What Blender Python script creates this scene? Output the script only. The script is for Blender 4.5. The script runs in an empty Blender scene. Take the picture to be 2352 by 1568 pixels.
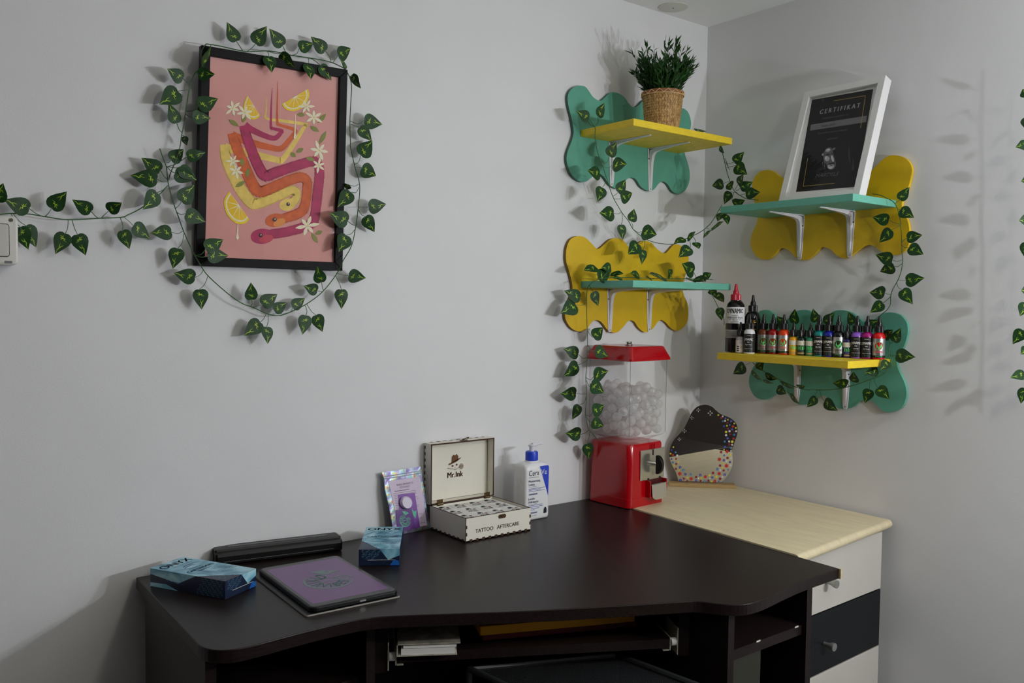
import bpy, bmesh, math, random
import numpy as np
from mathutils import Vector, Matrix

scene = bpy.context.scene
COL = scene.collection
rnd = random.Random(7)

# ------------------------------------------------------------------ camera
IMG_W, IMG_H, FPX = 2352.0, 1568.0, 1986.06
CAM = Vector((-2.1555, -1.7982, 1.3003))
yaw, pitch, roll = math.radians(37.8313), math.radians(-2.5099), math.radians(0.7204)
FWD = Vector((math.sin(yaw) * math.cos(pitch), math.cos(yaw) * math.cos(pitch), math.sin(pitch)))
_r = Vector((math.cos(yaw), -math.sin(yaw), 0)); _u = _r.cross(FWD)
RGT = _r * math.cos(roll) + _u * math.sin(roll)
UPV = _u * math.cos(roll) - _r * math.sin(roll)
cd = bpy.data.cameras.new('camera'); cam = bpy.data.objects.new('camera', cd); COL.objects.link(cam)
cd.sensor_width = 36.0; cd.lens = FPX / IMG_W * 36.0; cd.clip_start = 0.05
cam.matrix_world = Matrix(((RGT.x, UPV.x, -FWD.x, CAM.x), (RGT.y, UPV.y, -FWD.y, CAM.y), (RGT.z, UPV.z, -FWD.z, CAM.z), (0, 0, 0, 1)))
scene.camera = cam
scene.cycles.transparent_max_bounces = 40      # enough for light to pass through the pile of capsules

# ------------------------------------------------------------------ light
wd = bpy.data.worlds.new('world'); scene.world = wd; wd.use_nodes = True
wd.node_tree.nodes['Background'].inputs[0].default_value = (0.9, 0.95, 1.0, 1)
wd.node_tree.nodes['Background'].inputs[1].default_value = 0.045
def lamp(name, kind, loc, energy, color, **kw):
    l = bpy.data.lights.new(name, kind); l.energy = energy; l.color = color
    for k, v in kw.items(): setattr(l, k, v)
    o = bpy.data.objects.new(name, l); o.location = loc; COL.objects.link(o)
    return o
# twin-bulb standing lamp to the right of the camera, close to the right wall
lamp('twin_bulb', 'POINT', (-0.22, -2.00, 1.42), 20.6, (0.93, 0.96, 1.0), shadow_soft_size=0.02)
lamp('twin_bulb', 'POINT', (-0.43, -2.03, 1.40), 20.6, (0.93, 0.96, 1.0), shadow_soft_size=0.02)
# pendant lamp of the room, behind and above the camera
lamp('pendant_lamp', 'POINT', (-1.28, -2.55, 2.05), 14.0, (1.0, 0.965, 0.80), shadow_soft_size=0.07)

vs = scene.view_settings
vs.view_transform = 'Standard'; vs.look = 'None'; vs.exposure = 0.0; vs.gamma = 1.0; vs.use_curve_mapping = False

# ------------------------------------------------------------------ pixel -> place
def ray(x, y): return FWD + RGT * ((x - IMG_W / 2) / FPX) - UPV * ((y - IMG_H / 2) / FPX)
def on_axis(x, y, ax, v):
    d = ray(x, y); return CAM + d * ((v - CAM[ax]) / d[ax])
def onX(x, y, v): return on_axis(x, y, 0, v)
def onY(x, y, v): return on_axis(x, y, 1, v)
def onZ(x, y, v): return on_axis(x, y, 2, v)
def onP(x, y, p0, n):
    d = ray(x, y); return CAM + d * ((p0 - CAM).dot(n) / d.dot(n))
def crop(ox, oy, s): return lambda x, y: (ox + x / s, oy + y / s)
c1 = crop(0, 380, 5.113); c2 = crop(360, 30, 4.237); c3 = crop(300, 320, 3.137); c4 = crop(1260, 60, 3.734)
c5 = crop(1260, 460, 4.356); c6 = crop(1620, 150, 3.337); c7 = crop(1620, 600, 4.237); c8 = crop(1260, 740, 3.408)
sq = crop(1280, 400, 3.733); cp = crop(440, 90, 2.851); cm = crop(1520, 920, 7.468); ce = crop(2100, 250, 2.091)
ck = crop(870, 1060, 8.708)

# ------------------------------------------------------------------ materials
def lin(c):
    c = c / 255.0
    return c / 12.92 if c <= 0.04045 else ((c + 0.055) / 1.055) ** 2.4
def rgb(c, k=1.0): return tuple(min(0.95, lin(x) * k) for x in c) + (1.0,)
MATS = {}
def mat(name, c, rough=0.5, metal=0.0, k=1.0, noise=0.0, nscale=30.0, bump=0.0, bscale=200.0, coat=0.0, spec=0.5, stretch=None, **kw):
    if name in MATS: return MATS[name]
    m = bpy.data.materials.new(name); m.use_nodes = True; MATS[name] = m
    nt = m.node_tree; p = nt.nodes['Principled BSDF']
    base = rgb(c, k)
    p.inputs['Base Color'].default_value = base; p.inputs['Roughness'].default_value = rough
    p.inputs['Metallic'].default_value = metal; p.inputs['Specular IOR Level'].default_value = spec
    p.inputs['Coat Weight'].default_value = coat
    for a, b in kw.items(): p.inputs[a].default_value = b
    tc = None
    def coords():
        nonlocal tc
        if tc is None:
            tc = nt.nodes.new('ShaderNodeTexCoord')
            mp = nt.nodes.new('ShaderNodeMapping'); nt.links.new(tc.outputs['Object'], mp.inputs[0])
            if stretch: mp.inputs['Scale'].default_value = stretch
            tc = mp
        return tc.outputs[0]
    if noise:
        n = nt.nodes.new('ShaderNodeTexNoise'); n.inputs['Scale'].default_value = nscale; n.inputs['Detail'].default_value = 5
        nt.links.new(coords(), n.inputs['Vector'])
        r = nt.nodes.new('ShaderNodeValToRGB'); nt.links.new(n.outputs[0], r.inputs[0])
        r.color_ramp.elements[0].position = 0.3; r.color_ramp.elements[1].position = 0.7
        r.color_ramp.elements[0].color = tuple(x * (1 - noise) for x in base[:3]) + (1,)
        r.color_ramp.elements[1].color = tuple(min(1, x * (1 + noise)) for x in base[:3]) + (1,)
        nt.links.new(r.outputs[0], p.inputs['Base Color'])
    if bump:
        n = nt.nodes.new('ShaderNodeTexNoise'); n.inputs['Scale'].default_value = bscale; n.inputs['Detail'].default_value = 3
        nt.links.new(coords(), n.inputs['Vector'])
        b = nt.nodes.new('ShaderNodeBump'); b.inputs['Strength'].default_value = bump; b.inputs['Distance'].default_value = 0.001
        nt.links.new(n.outputs[0], b.inputs['Height']); nt.links.new(b.outputs[0], p.inputs['Normal'])
    return m

WALL = mat('wall_paint', (228, 228, 229), 0.62, noise=0.015, nscale=6, bump=0.22, bscale=300)
CEIL = mat('ceiling_paint', (242, 242, 241), 0.8)
DARKWALL = mat('far_wall', (92, 84, 80), 0.9)
FLOOR = mat('floor_boards', (36, 29, 25), 0.6, noise=0.2, nscale=8)
TEAL = mat('teal_paint', (94, 168, 145), 0.5, noise=0.07, nscale=25, bump=0.15, bscale=260)
YELLOW = mat('yellow_paint', (235, 197, 36), 0.5, noise=0.06, nscale=25, bump=0.15, bscale=260)
YELLOWD = mat('mustard_paint', (226, 186, 12), 0.5, noise=0.05, nscale=18, bump=0.2, bscale=260)
TEALWOOD = mat('teal_board', (108, 186, 164), 0.5, noise=0.08, nscale=18, stretch=(3, 3, 25))
YELWOOD = mat('yellow_board', (238, 206, 44), 0.5, noise=0.09, nscale=18, stretch=(3, 3, 25))
RAWEDGE = mat('raw_edge', (84, 112, 98), 0.8); RAWEDGE2 = mat('raw_edge_mustard', (138, 104, 44), 0.8)
WHITEMETAL = mat('white_enamel', (226, 224, 230), 0.28)
STEEL = mat('steel', (190, 188, 182), 0.3, 1.0)
SCREW = mat('screw_dark', (90, 84, 76), 0.4, 1.0)
CHROME = mat('chrome', (225, 225, 225), 0.08, 1.0)
DESK = mat('dark_laminate', (31, 23, 22), 0.32, noise=0.38, nscale=9, stretch=(3, 40, 40), bump=0.10, bscale=60, spec=0.2)
LWOOD = mat('light_laminate', (214, 200, 164), 0.35, noise=0.07, nscale=5, stretch=(14, 2.2, 10))
OFFWHITE = mat('offwhite_laminate', (198, 194, 184), 0.42, noise=0.02, nscale=12)
BLACKFRONT = mat('black_drawer', (19, 21, 24), 0.5, spec=0.3)
BLACK = mat('black_plastic', (18, 18, 20), 0.35)
BLACKGLOSS = mat('black_gloss', (9, 9, 11), 0.12)
BLACKWOOD = mat('black_wood', (11, 11, 15), 0.45, spec=0.18, bump=0.4, bscale=240, stretch=(1, 1, 8))
WHITEFRAME = mat('white_frame', (230, 229, 228), 0.45)
WHITE = mat('white_plastic', (232, 232, 232), 0.3)
PAPER = mat('white_paper', (232, 231, 228), 0.7)
GREYTXT = mat('grey_print', (120, 120, 122), 0.7)
LEAF = mat('ivy_leaf', (26, 66, 26), 0.5, noise=0.28, nscale=3.2, bump=0.2, bscale=9, spec=0.35)
LEAFMARK = mat('ivy_mark', (168, 200, 54), 0.45)
STEM = mat('ivy_stem', (52, 96, 48), 0.5)
RED = mat('red_plastic', (176, 6, 20), 0.16, spec=0.6)
DARKTXT = mat('black_print', (16, 16, 18), 0.6)
BLUE = mat('blue_print', (34, 66, 190), 0.4)
NAVYTXT = mat('navy_print', (24, 44, 110), 0.6)
def schlick(nt, f0):                       # reflectance that is the same on both faces of a thin sheet
    lw = nt.nodes.new('ShaderNodeLayerWeight'); lw.inputs[0].default_value = 0.5
    p = nt.nodes.new('ShaderNodeMath'); p.operation = 'POWER'; p.inputs[1].default_value = 5.0; nt.links.new(lw.outputs['Facing'], p.inputs[0])
    m = nt.nodes.new('ShaderNodeMath'); m.operation = 'MULTIPLY_ADD'; m.inputs[1].default_value = 1 - f0; m.inputs[2].default_value = f0; nt.links.new(p.outputs[0], m.inputs[0])
    return m.outputs[0]
def glass(name, tint=(1, 1, 1), fres=0.9, rough=0.02, ior=1.45):
    m = bpy.data.materials.new(name); m.use_nodes = True; nt = m.node_tree; nt.nodes.clear()
    o = nt.nodes.new('ShaderNodeOutputMaterial'); t = nt.nodes.new('ShaderNodeBsdfTransparent'); g = nt.nodes.new('ShaderNodeBsdfGlossy')
    t.inputs[0].default_value = (*tint, 1); g.inputs['Roughness'].default_value = rough
    f = schlick(nt, ((ior - 1) / (ior + 1)) ** 2)
    mx = nt.nodes.new('ShaderNodeMixShader'); nt.links.new(f, mx.inputs[0])
    nt.links.new(t.outputs[0], mx.inputs[1]); nt.links.new(g.outputs[0], mx.inputs[2]); nt.links.new(mx.outputs[0], o.inputs[0])
    return m
GLASS = glass('picture_glass'); ACRYL = glass('clear_acrylic', (0.99, 0.99, 0.99), ior=1.4)

# ------------------------------------------------------------------ mesh helpers
def root_of(o):
    while o.parent: o = o.parent
    return o
class MB:
    def __init__(s): s.v = []; s.f = []; s.m = []
    def add(s, vs, fs, m=0):
        b = len(s.v); s.v.extend([Vector(v) for v in vs]); s.f.extend([tuple(i + b for i in f) for f in fs]); s.m.extend([m] * len(fs)); return s
    def box(s, c, size, m=0, rot=None):
        c = Vector(c); a = [x / 2 for x in size]
        vs = [Vector((x, y, z)) for x in (-a[0], a[0]) for y in (-a[1], a[1]) for z in (-a[2], a[2])]
        if rot is not None: vs = [rot @ v for v in vs]
        return s.add([v + c for v in vs], [(0, 1, 3, 2), (4, 6, 7, 5), (0, 4, 5, 1), (2, 3, 7, 6), (0, 2, 6, 4), (1, 5, 7, 3)], m)
    def hexa(s, bottom, top, m=0):           # two quads, same winding
        vs = list(bottom) + list(top); n = len(bottom)
        return s.add(vs, [tuple(range(n))[::-1], tuple(range(n, 2 * n))] + [(i, (i + 1) % n, n + (i + 1) % n, n + i) for i in range(n)], m)
    def prism(s, poly, z0, z1, fn=None, m=0, mside=None):
        fn = fn or (lambda a, b, z: (a, b, z)); n = len(poly)
        vs = [fn(a, b, z0) for a, b in poly] + [fn(a, b, z1) for a, b in poly]
        s.add(vs, [tuple(range(n))[::-1], tuple(range(n, 2 * n))], m)
        b = len(s.v) - 2 * n
        for i in range(n):
            s.f.append((b + i, b + (i + 1) % n, b + n + (i + 1) % n, b + n + i)); s.m.append(m if mside is None else mside)
        return s
    def poly(s, pts, m=0): return s.add(pts, [tuple(range(len(pts)))], m)
    def lathe(s, prof, n=24, o=(0, 0, 0), m=0, fn=None, caps=True):
        o = Vector(o); vs = []
        for r, z in prof:
            for i in range(n):
                a = 2 * math.pi * i / n; p = Vector((r * math.cos(a), r * math.sin(a), z)); vs.append((fn(p) if fn else p) + o)
        fs = [(j * n + i, j * n + (i + 1) % n, (j + 1) * n + (i + 1) % n, (j + 1) * n + i) for j in range(len(prof) - 1) for i in range(n)]
        if caps: fs += [tuple(range(n))[::-1], tuple(range((len(prof) - 1) * n, len(prof) * n))]
        return s.add(vs, fs, m)
    def tube(s, pts, r, n=6, m=0, caps=True):
        pts = [Vector(p) for p in pts]; k = len(pts); rs = r if isinstance(r, (list, tuple)) else [r] * k
        vs = []; t0 = (pts[1] - pts[0]).normalized(); a = t0.orthogonal().normalized()
        for i, p in enumerate(pts):
            t = (pts[min(k - 1, i + 1)] - pts[max(0, i - 1)]).normalized()
            a = (a - t * a.dot(t)); a = a.normalized() if a.length > 1e-6 else t.orthogonal().normalized()
            b = t.cross(a)
            for j in range(n):
                q = 2 * math.pi * j / n; vs.append(p + (a * math.cos(q) + b * math.sin(q)) * rs[i])
        fs = [(i * n + j, i * n + (j + 1) % n, (i + 1) * n + (j + 1) % n, (i + 1) * n + j) for i in range(k - 1) for j in range(n)]
        if caps: fs += [tuple(range(n))[::-1], tuple(range((k - 1) * n, k * n))]
        return s.add(vs, fs, m)
    def strip(s, pts, w, nrm, m=0):           # flat ribbon; w float or list
        pts = [Vector(p) for p in pts]; k = len(pts); ws = w if isinstance(w, (list, tuple)) else [w] * k; vs = []
        for i, p in enumerate(pts):
            t = (pts[min(k - 1, i + 1)] - pts[max(0, i - 1)]).normalized(); a = t.cross(nrm).normalized() * ws[i] / 2
            if 0 < i < k - 1:
                t1 = (pts[i] - pts[i - 1]).normalized(); t2 = (pts[i + 1] - pts[i]).normalized()
                a *= min(1.6, 1 / max(0.4, math.sqrt(max(0.05, (1 + t1.dot(t2)) / 2))))
            vs += [p - a, p + a]
        return s.add(vs, [(2 * i, 2 * i + 1, 2 * i + 3, 2 * i + 2) for i in range(k - 1)], m)
    def text(s, t, size, fn, align='CENTER', bold=0.0, sx=1.0, m=0):
        vs, fs = text_geo(t, align)
        for k in ((-1, 0, 1) if bold else (0,)):            # bold: struck three times, slightly shifted
            s.add([fn((x + k * bold) * size * sx, y * size) for x, y in vs], fs, m)
        return s
    def build(s, name, mats, parent=None, smooth=False, bevel=0.0, world=False, seg=2, angle=35, kind=None, label=None):
        me = bpy.data.meshes.new(name)
        vs = s.v
        if world and parent is not None:
            inv = root_of(parent).matrix_basis.inverted(); vs = [inv @ v for v in vs]
        me.from_pydata([tuple(v) for v in vs], [], s.f)
        for mt in (mats if isinstance(mats, (list, tuple)) else [mats]): me.materials.append(mt)
        me.polygons.foreach_set('material_index', s.m); me.update()
        o = bpy.data.objects.new(name, me); COL.objects.link(o)
        if parent is not None: o.parent = parent
        if smooth:
            me.polygons.foreach_set('use_smooth', [True] * len(me.polygons)); me.set_sharp_from_angle(angle=math.radians(angle))
        if bevel:
            b = o.modifiers.new('bevel', 'BEVEL'); b.width = bevel; b.segments = seg; b.limit_method = 'ANGLE'; b.angle_limit = math.radians(30)
        if kind: o['kind'] = kind
        if label: o['label'] = label
        return o
_tc = {}
def text_geo(t, align):
    key = (t, align)
    if key not in _tc:
        c = bpy.data.curves.new('t', 'FONT'); c.body = t; c.align_x = align; c.align_y = 'CENTER'; c.resolution_u = 3
        o = bpy.data.objects.new('t', c); me = bpy.data.meshes.new_from_object(o)
        _tc[key] = ([(v.co.x, v.co.y) for v in me.vertices], [tuple(p.vertices) for p in me.polygons])
        bpy.data.meshes.remove(me); bpy.data.objects.remove(o); bpy.data.curves.remove(c)
    return _tc[key]
def frame_fn(o, ax, ay, lift=0.0, n=None):    # 2D -> plane through o
    o = Vector(o); ax = Vector(ax); ay = Vector(ay); nn = ax.cross(ay).normalized() if n is None else n
    return lambda a, b, z=0.0: o + ax * a + ay * b + nn * (lift + z)
def thing(name, label, cat, loc=(0, 0, 0), rotz=0.0, group=None):
    o = bpy.data.objects.new(name, None); COL.objects.link(o); o.empty_display_size = 0.02
    o.matrix_basis = Matrix.Translation(Vector(loc)) @ Matrix.Rotation(rotz, 4, 'Z')
    o['label'] = label; o['category'] = cat
    if group: o['group'] = group
    return o
def tag(o, label, cat, group=None):
    o['label'] = label; o['category'] = cat
    if group: o['group'] = group
    return o
def struct(name, mb, m, **kw): return mb.build(name, m, kind='structure', **kw)
def dup(o, parent=None):
    c = o.copy(); COL.objects.link(c)
    if parent is not None: c.parent = parent
    for ch in list(o.children): dup(ch, c)
    return c
def spline(pts, n=6, closed=False):
    P = [Vector(p) for p in pts]; k = len(P); out = []
    for i in range(k if closed else k - 1):
        if closed: a, b, c, d = P[i - 1], P[i], P[(i + 1) % k], P[(i + 2) % k]
        else: a, b, c, d = P[max(0, i - 1)], P[i], P[i + 1], P[min(k - 1, i + 2)]
        for j in range(n):
            t = j / n; out.append(0.5 * ((2 * b) + (c - a) * t + (2 * a - 5 * b + 4 * c - d) * t * t + (3 * b - a - 3 * c + d) * t ** 3))
    if not closed: out.append(P[-1])
    return out
def rrect(w, h, r, n=5):
    out = []
    for cx, cy, a0 in ((w / 2 - r, h / 2 - r, 0), (-w / 2 + r, h / 2 - r, 90), (-w / 2 + r, -h / 2 + r, 180), (w / 2 - r, -h / 2 + r, 270)):
        for i in range(n + 1):
            a = math.radians(a0 + 90 * i / n); out.append((cx + r * math.cos(a), cy + r * math.sin(a)))
    return out

# ================================================================== the room
RX0, RY0, ZC = -3.6, -4.4, 2.17
struct('floor', MB().box(((RX0) / 2, RY0 / 2, -0.05), (-RX0 + 0.3, -RY0 + 0.3, 0.1)), FLOOR)
struct('ceiling', MB().box((RX0 / 2, RY0 / 2, ZC + 0.05), (-RX0 + 0.3, -RY0 + 0.3, 0.1)), CEIL)
struct('wall_back', MB().box((RX0 / 2, 0.05, ZC / 2), (-RX0 + 0.2, 0.1, ZC)), WALL)
struct('wall_right', MB().box((0.05, RY0 / 2, ZC / 2), (0.1, -RY0, ZC)), WALL)
struct('wall_front', MB().box((RX0 / 2, RY0 - 0.05, ZC / 2), (-RX0 + 0.2, 0.1, ZC)), DARKWALL)
struct('wall_left', MB().box((RX0 - 0.05, RY0 / 2, ZC / 2), (0.1, -RY0, ZC)), DARKWALL)

# round cover plate on the ceiling
t = thing('ceiling_cover_plate', 'round off-white cover plate on the ceiling near the corner', 'cover plate', (-0.222, -0.055, ZC))
MB().lathe([(0.043, 0.0), (0.043, -0.0018), (0.040, -0.003), (0.0005, -0.003)], 40).build('plate', mat('plate_plastic', (214, 213, 203), 0.6), t, smooth=True)
MB().lathe([(0.0022, -0.003), (0.0016, -0.0042), (0.0003, -0.0045)], 10).build('screw', SCREW, t, smooth=True)

# fuse box at the left edge
t = thing('fuse_box', 'white plastic electrical box with a hinged window on the wall', 'electrical box', (-1.957, 0, 1.40))
def wl(a, b, z=0.0): return Vector((a, -z, b))        # local wall frame: a right, b up, z out of the wall
MB().prism(rrect(0.104, 0.086, 0.008), 0.0, 0.048, wl).build('body', mat('box_plastic', (222, 219, 212), 0.4), t, bevel=0.004)
MB().prism(rrect(0.0765, 0.0585, 0.005), 0.048, 0.0484, wl).build('window_gap', mat('gap_dark', (60, 60, 62), 0.6), t)
MB().prism(rrect(0.074, 0.056, 0.004), 0.048, 0.0505, wl).build('window_frame', mat('box_plastic2', (206, 203, 196), 0.35), t, bevel=0.001)
MB().prism(rrect(0.046, 0.030, 0.003), 0.0505, 0.0515, lambda a, b, z: wl(a - 0.002, b - 0.008, z)).build('window', mat('box_window', (176, 176, 176), 0.15), t)
m_ = MB()
for sx in (-1, 1): m_.lathe([(0.0032, 0.048), (0.0032, 0.0495), (0.0005, 0.0495)], 12, fn=lambda p, sx=sx: wl(p.x + sx * 0.041, p.y + 0.036, p.z))
m_.build('screw', SCREW, t)
MB().prism(rrect(0.012, 0.0045, 0.001), 0.048, 0.0485, lambda a, b, z: wl(a + 0.036, b - 0.038, z)).build('badge', GREYTXT, t)

# ================================================================== desk
ZD = 0.75
t = thing('corner_desk', 'dark brown laminate corner desk with a curved front edge', 'desk', (-1.1, -0.3, 0))
front = [(-1.7125, -0.405), (-1.712, -0.432), (-1.702, -0.455), (-1.683, -0.470), (-1.655, -0.476), (-1.60, -0.473), (-1.553, -0.470), (-1.49, -0.470), (-1.435, -0.477), (-1.38, -0.503), (-1.29, -0.555),
         (-1.199, -0.607), (-1.054, -0.681), (-0.9325, -0.740), (-0.902, -0.757), (-0.886, -0.780), (-0.872, -0.799), (-0.852, -0.815), (-0.826, -0.823), (-0.779, -0.8215), (-0.70, -0.811), (-0.6256, -0.804), (-0.4975, -0.8004)]
fr = [(p.x, p.y) for p in spline([(x, y, 0) for x, y in front], 3)]
poly = [(-0.4695, -0.012), (-1.703, -0.012)] + fr
MB().prism(poly, ZD - 0.022, ZD).build('desk_top', DESK, t, world=True, bevel=0.0015)
mb = MB(); mb.box((-0.4968, -0.802, ZD - 0.011), (0.004, 0.006, 0.021)); mb.build('bare_edge', mat('chipboard', (196, 176, 128), 0.9, noise=0.3, nscale=300), t, world=True)
mb = MB(); mb.box((-1.6955, -0.255, 0.364), (0.018, 0.345, 0.728)); mb.build('side_panel', DESK, t, world=True)
mb = MB(); mb.box((-1.405, -0.245, 0.364), (0.018, 0.36, 0.728)); mb.build('side_panel', DESK, t, world=True)
mb = MB(); mb.box((-1.55, -0.23, 0.60), (0.272, 0.33, 0.018)); mb.build('shelf', DESK, t, world=True)
mb = MB(); mb.box((-1.55, -0.07, 0.364), (0.272, 0.015, 0.728)); mb.build('back_panel', DESK, t, world=True)
# right unit
pl = onY(1680, 1450, -0.795); prr = onY(1859, 1400, -0.795)
for x in (pl.x, prr.x):
    mb = MB(); mb.box((x, -0.555, 0.364), (0.018, 0.48, 0.728)); mb.build('side_panel', DESK, t, world=True)
zl = onY(1686, 1512, -0.795).z
mb = MB(); mb.box(((pl.x + prr.x) / 2, -0.545, zl), (prr.x - pl.x - 0.018, 0.48, 0.020)); mb.build('shelf', DESK, t, world=True)
mb = MB(); mb.box((onY(1752, 1540, -0.78).x - 0.055, -0.765, (zl - 0.01) / 2), (0.11, 0.018, zl - 0.01)); mb.build('door', mat('dark_door', (40, 40, 30), 0.5), t, world=True)
mb = MB(); mb.box(((pl.x + prr.x) / 2, -0.31, 0.364), (prr.x - pl.x - 0.018, 0.015, 0.728)); mb.build('back_panel', DESK, t, world=True)
mb = MB()
for px, py in ((1742, 1480), (1830, 1436)): q = onY(px, py, -0.7855); mb.box((q.x, -0.7852, zl + 0.010), (0.012, 0.001, 0.003))
mb.build('chipped_edge', mat('chip', (190, 190, 180), 0.8), t, world=True)
mb = MB(); mb.box((-0.9435, -0.16, 0.364), (0.90, 0.016, 0.728)); mb.build('light_block_panel', DESK, t, world=True)  # added panel that keeps light out of the space under the desk
# keyboard tray, angled across the corner
ta, tb = onZ(912, 1500, 0.655), onZ(1537, 1467, 0.655)
ux = (tb - ta).normalized(); uy = Vector((-ux.y, ux.x, 0)); tw = (tb - ta).length
tf = lambda a, b, z=0.0: ta + ux * a + uy * b + Vector((0, 0, z))
mb = MB(); mb.hexa([tf(0, 0, -0.018), tf(tw, 0, -0.018), tf(tw, 0.30, -0.018), tf(0, 0.30, -0.018)], [tf(0, 0), tf(tw, 0), tf(tw, 0.30), tf(0, 0.30)])
tray = mb.build('keyboard_tray', DESK, t, world=True)
for s_, a in ((-1, 0.0), (1, tw)):
    mb = MB(); o = a + s_ * 0.002
    mb.hexa([tf(o - 0.001, -0.001, -0.022), tf(o + 0.001, -0.001, -0.022), tf(o + 0.001, 0.30, -0.022), tf(o - 0.001, 0.30, -0.022)],
            [tf(o - 0.001, -0.001, 0.003), tf(o + 0.001, -0.001, 0.003), tf(o + 0.001, 0.30, 0.003), tf(o - 0.001, 0.30, 0.003)])
    lo, hi = (a, a + 0.012) if s_ < 0 else (a - 0.012, a)
    mb.hexa([tf(lo, -0.001, -0.0225), tf(hi, -0.001, -0.0225), tf(hi, 0.3, -0.0225), tf(lo, 0.3, -0.0225)], [tf(lo, -0.001, -0.021), tf(hi, -0.001, -0.021), tf(hi, 0.3, -0.021), tf(lo, 0.3, -0.021)])
    o2 = a + s_ * 0.016
    mb.hexa([tf(o2 - 0.001, -0.004, -0.03), tf(o2 + 0.001, -0.004, -0.03), tf(o2 + 0.001, 0.30, -0.03), tf(o2 - 0.001, 0.30, -0.03)],
            [tf(o2 - 0.001, -0.004, 0.022), tf(o2 + 0.001, -0.004, 0.022), tf(o2 + 0.001, 0.30, 0.03), tf(o2 - 0.001, 0.30, 0.03)])
    mb.build('tray_rail', mat('rail_metal', (196, 192, 176), 0.4, 0.3), t, world=True)
    mb = MB(); mb.lathe([(0.008, -0.005), (0.008, 0.005)], 18, fn=lambda p: tf(a + s_ * 0.009 + p.z, 0.002 + p.x, -0.006 + p.y)); mb.build('roller', WHITE, t, world=True, smooth=True)
    o3 = a + s_ * 0.030
    mb = MB(); mb.hexa([tf(o3 - 0.011, 0.0, -0.035), tf(o3 + 0.011, 0.0, -0.035), tf(o3 + 0.011, 0.28, -0.035), tf(o3 - 0.011, 0.28, -0.035)],
                       [tf(o3 - 0.011, 0.0, 0.073), tf(o3 + 0.011, 0.0, 0.073), tf(o3 + 0.011, 0.28, 0.073), tf(o3 - 0.011, 0.28, 0.073)])
    mb.build('tray_bracket', DESK, t, world=True)

# binder of white paper on the tray
bl, br = onZ(911, 1508, 0.656), onZ(1050, 1503, 0.656)
bu = (br - bl).normalized(); bv = Vector((-bu.y, bu.x, 0)); bw = (br - bl).length
t = thing('paper_binder', 'open-ended grey patterned binder holding white paper on the keyboard tray', 'binder', (bl + br) / 2 + bv * 0.08)
bf = lambda a, b, z=0.0: bl + bu * a + bv * b + Vector((0, 0, z))
def slab(a0, a1, b0, b1, z0, z1): return MB().hexa([bf(a0, b0, z0), bf(a1, b0, z0), bf(a1, b1, z0), bf(a0, b1, z0)], [bf(a0, b0, z1), bf(a1, b0, z1), bf(a1, b1, z1), bf(a0, b1, z1)])
COV = mat('marble_cover', (176, 170, 156), 0.5, noise=0.45, nscale=45)
slab(0, bw, 0, 0.16, 0, 0.002).build('cover', COV, t, world=True)
slab(0.002, bw + 0.006, 0, 0.16, 0.021, 0.023).build('cover', COV, t, world=True)
slab(0, 0.002, 0, 0.16, 0.002, 0.021).build('spine', COV, t, world=True)
slab(0.008, bw - 0.004, 0.002, 0.158, 0.002, 0.012).build('paper_block', PAPER, t, world=True)
slab(0.012, bw - 0.001, 0.004, 0.158, 0.0135, 0.0205).build('paper_block', PAPER, t, world=True)
# yellow and red flat boxes at the back of the tray
fl, fr_ = onZ(1103, 1464, 0.664), onZ(1458, 1431, 0.664)
fu = (fr_ - fl).normalized(); fv = Vector((-fu.y, fu.x, 0)); fw = (fr_ - fl).length
def slab2(a0, a1, b0, b1, z0, z1):
    g = lambda a, b, z: fl + fu * a + fv * b + Vector((0, 0, z))
    return MB().hexa([g(a0, b0, z0), g(a1, b0, z0), g(a1, b1, z0), g(a0, b1, z0)], [g(a0, b0, z1), g(a1, b0, z1), g(a1, b1, z1), g(a0, b1, z1)])
tag(slab2(0.006, fw + 0.006, 0.004, 0.14, -0.0085, 0.003).build('flat_box', mat('dark_red_card', (96, 20, 26), 0.6), None, bevel=0.001), 'dark red flat box under the yellow one on the keyboard tray', 'box')
tag(slab2(0, fw, 0, 0.14, 0.0032, 0.021).build('flat_box', mat('amber_card', (226, 160, 20), 0.5), None, bevel=0.0015), 'amber yellow flat box lying in the shade on the keyboard tray', 'box')

# ------------------------------------------------------------------ black wire mesh drawer stand below the desk
ZM = 0.60
mBL, mBR = onZ(1078, 1535, ZM), onZ(1415, 1503, ZM)
mdL = (onZ(1165, 1568, ZM) - mBL).normalized(); mdR = (onZ(1560, 1568, ZM) - mBR).normalized(); mdd = (mdL + mdR).normalized()
w_, DEPTH = (mBR - mBL).length, 0.36
t = thing('mesh_drawer_stand', 'black wire mesh drawer stand with metal frame under the desk', 'mesh stand', ((mBL + mBR) / 2 + mdd * 0.18).xy.to_3d())
def mf(a, b, z=0.0):
    p = mBL + (mBR - mBL) * (a / w_) + mdd * b
    return Vector((p.x, p.y, ZM + z))
MET = mat('dark_grey_metal', (84, 86, 90), 0.4, 0.7)
for a, b in (((0, 0), (w_, 0)), ((w_, 0), (w_, DEPTH)), ((w_, DEPTH), (0, DEPTH)), ((0, DEPTH), (0, 0))):
    MB().tube([mf(*a), mf(*b)], 0.006, 8).build('frame_rail', MET, t, world=True, smooth=True)
for a, b in ((0, 0), (w_, 0), (w_, DEPTH), (0, DEPTH)):
    MB().tube([mf(a, b, 0), mf(a, b, -ZM)], 0.006, 8).build('leg', MET, t, world=True, smooth=True)
mb = MB(); nw = int(w_ / 0.0042); nd = int(DEPTH / 0.0042)
for i in range(1, nw): mb.tube([mf(w_ * i / nw, 0, -0.004), mf(w_ * i / nw, DEPTH, -0.004)], 0.0006, 3, caps=False)
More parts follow.
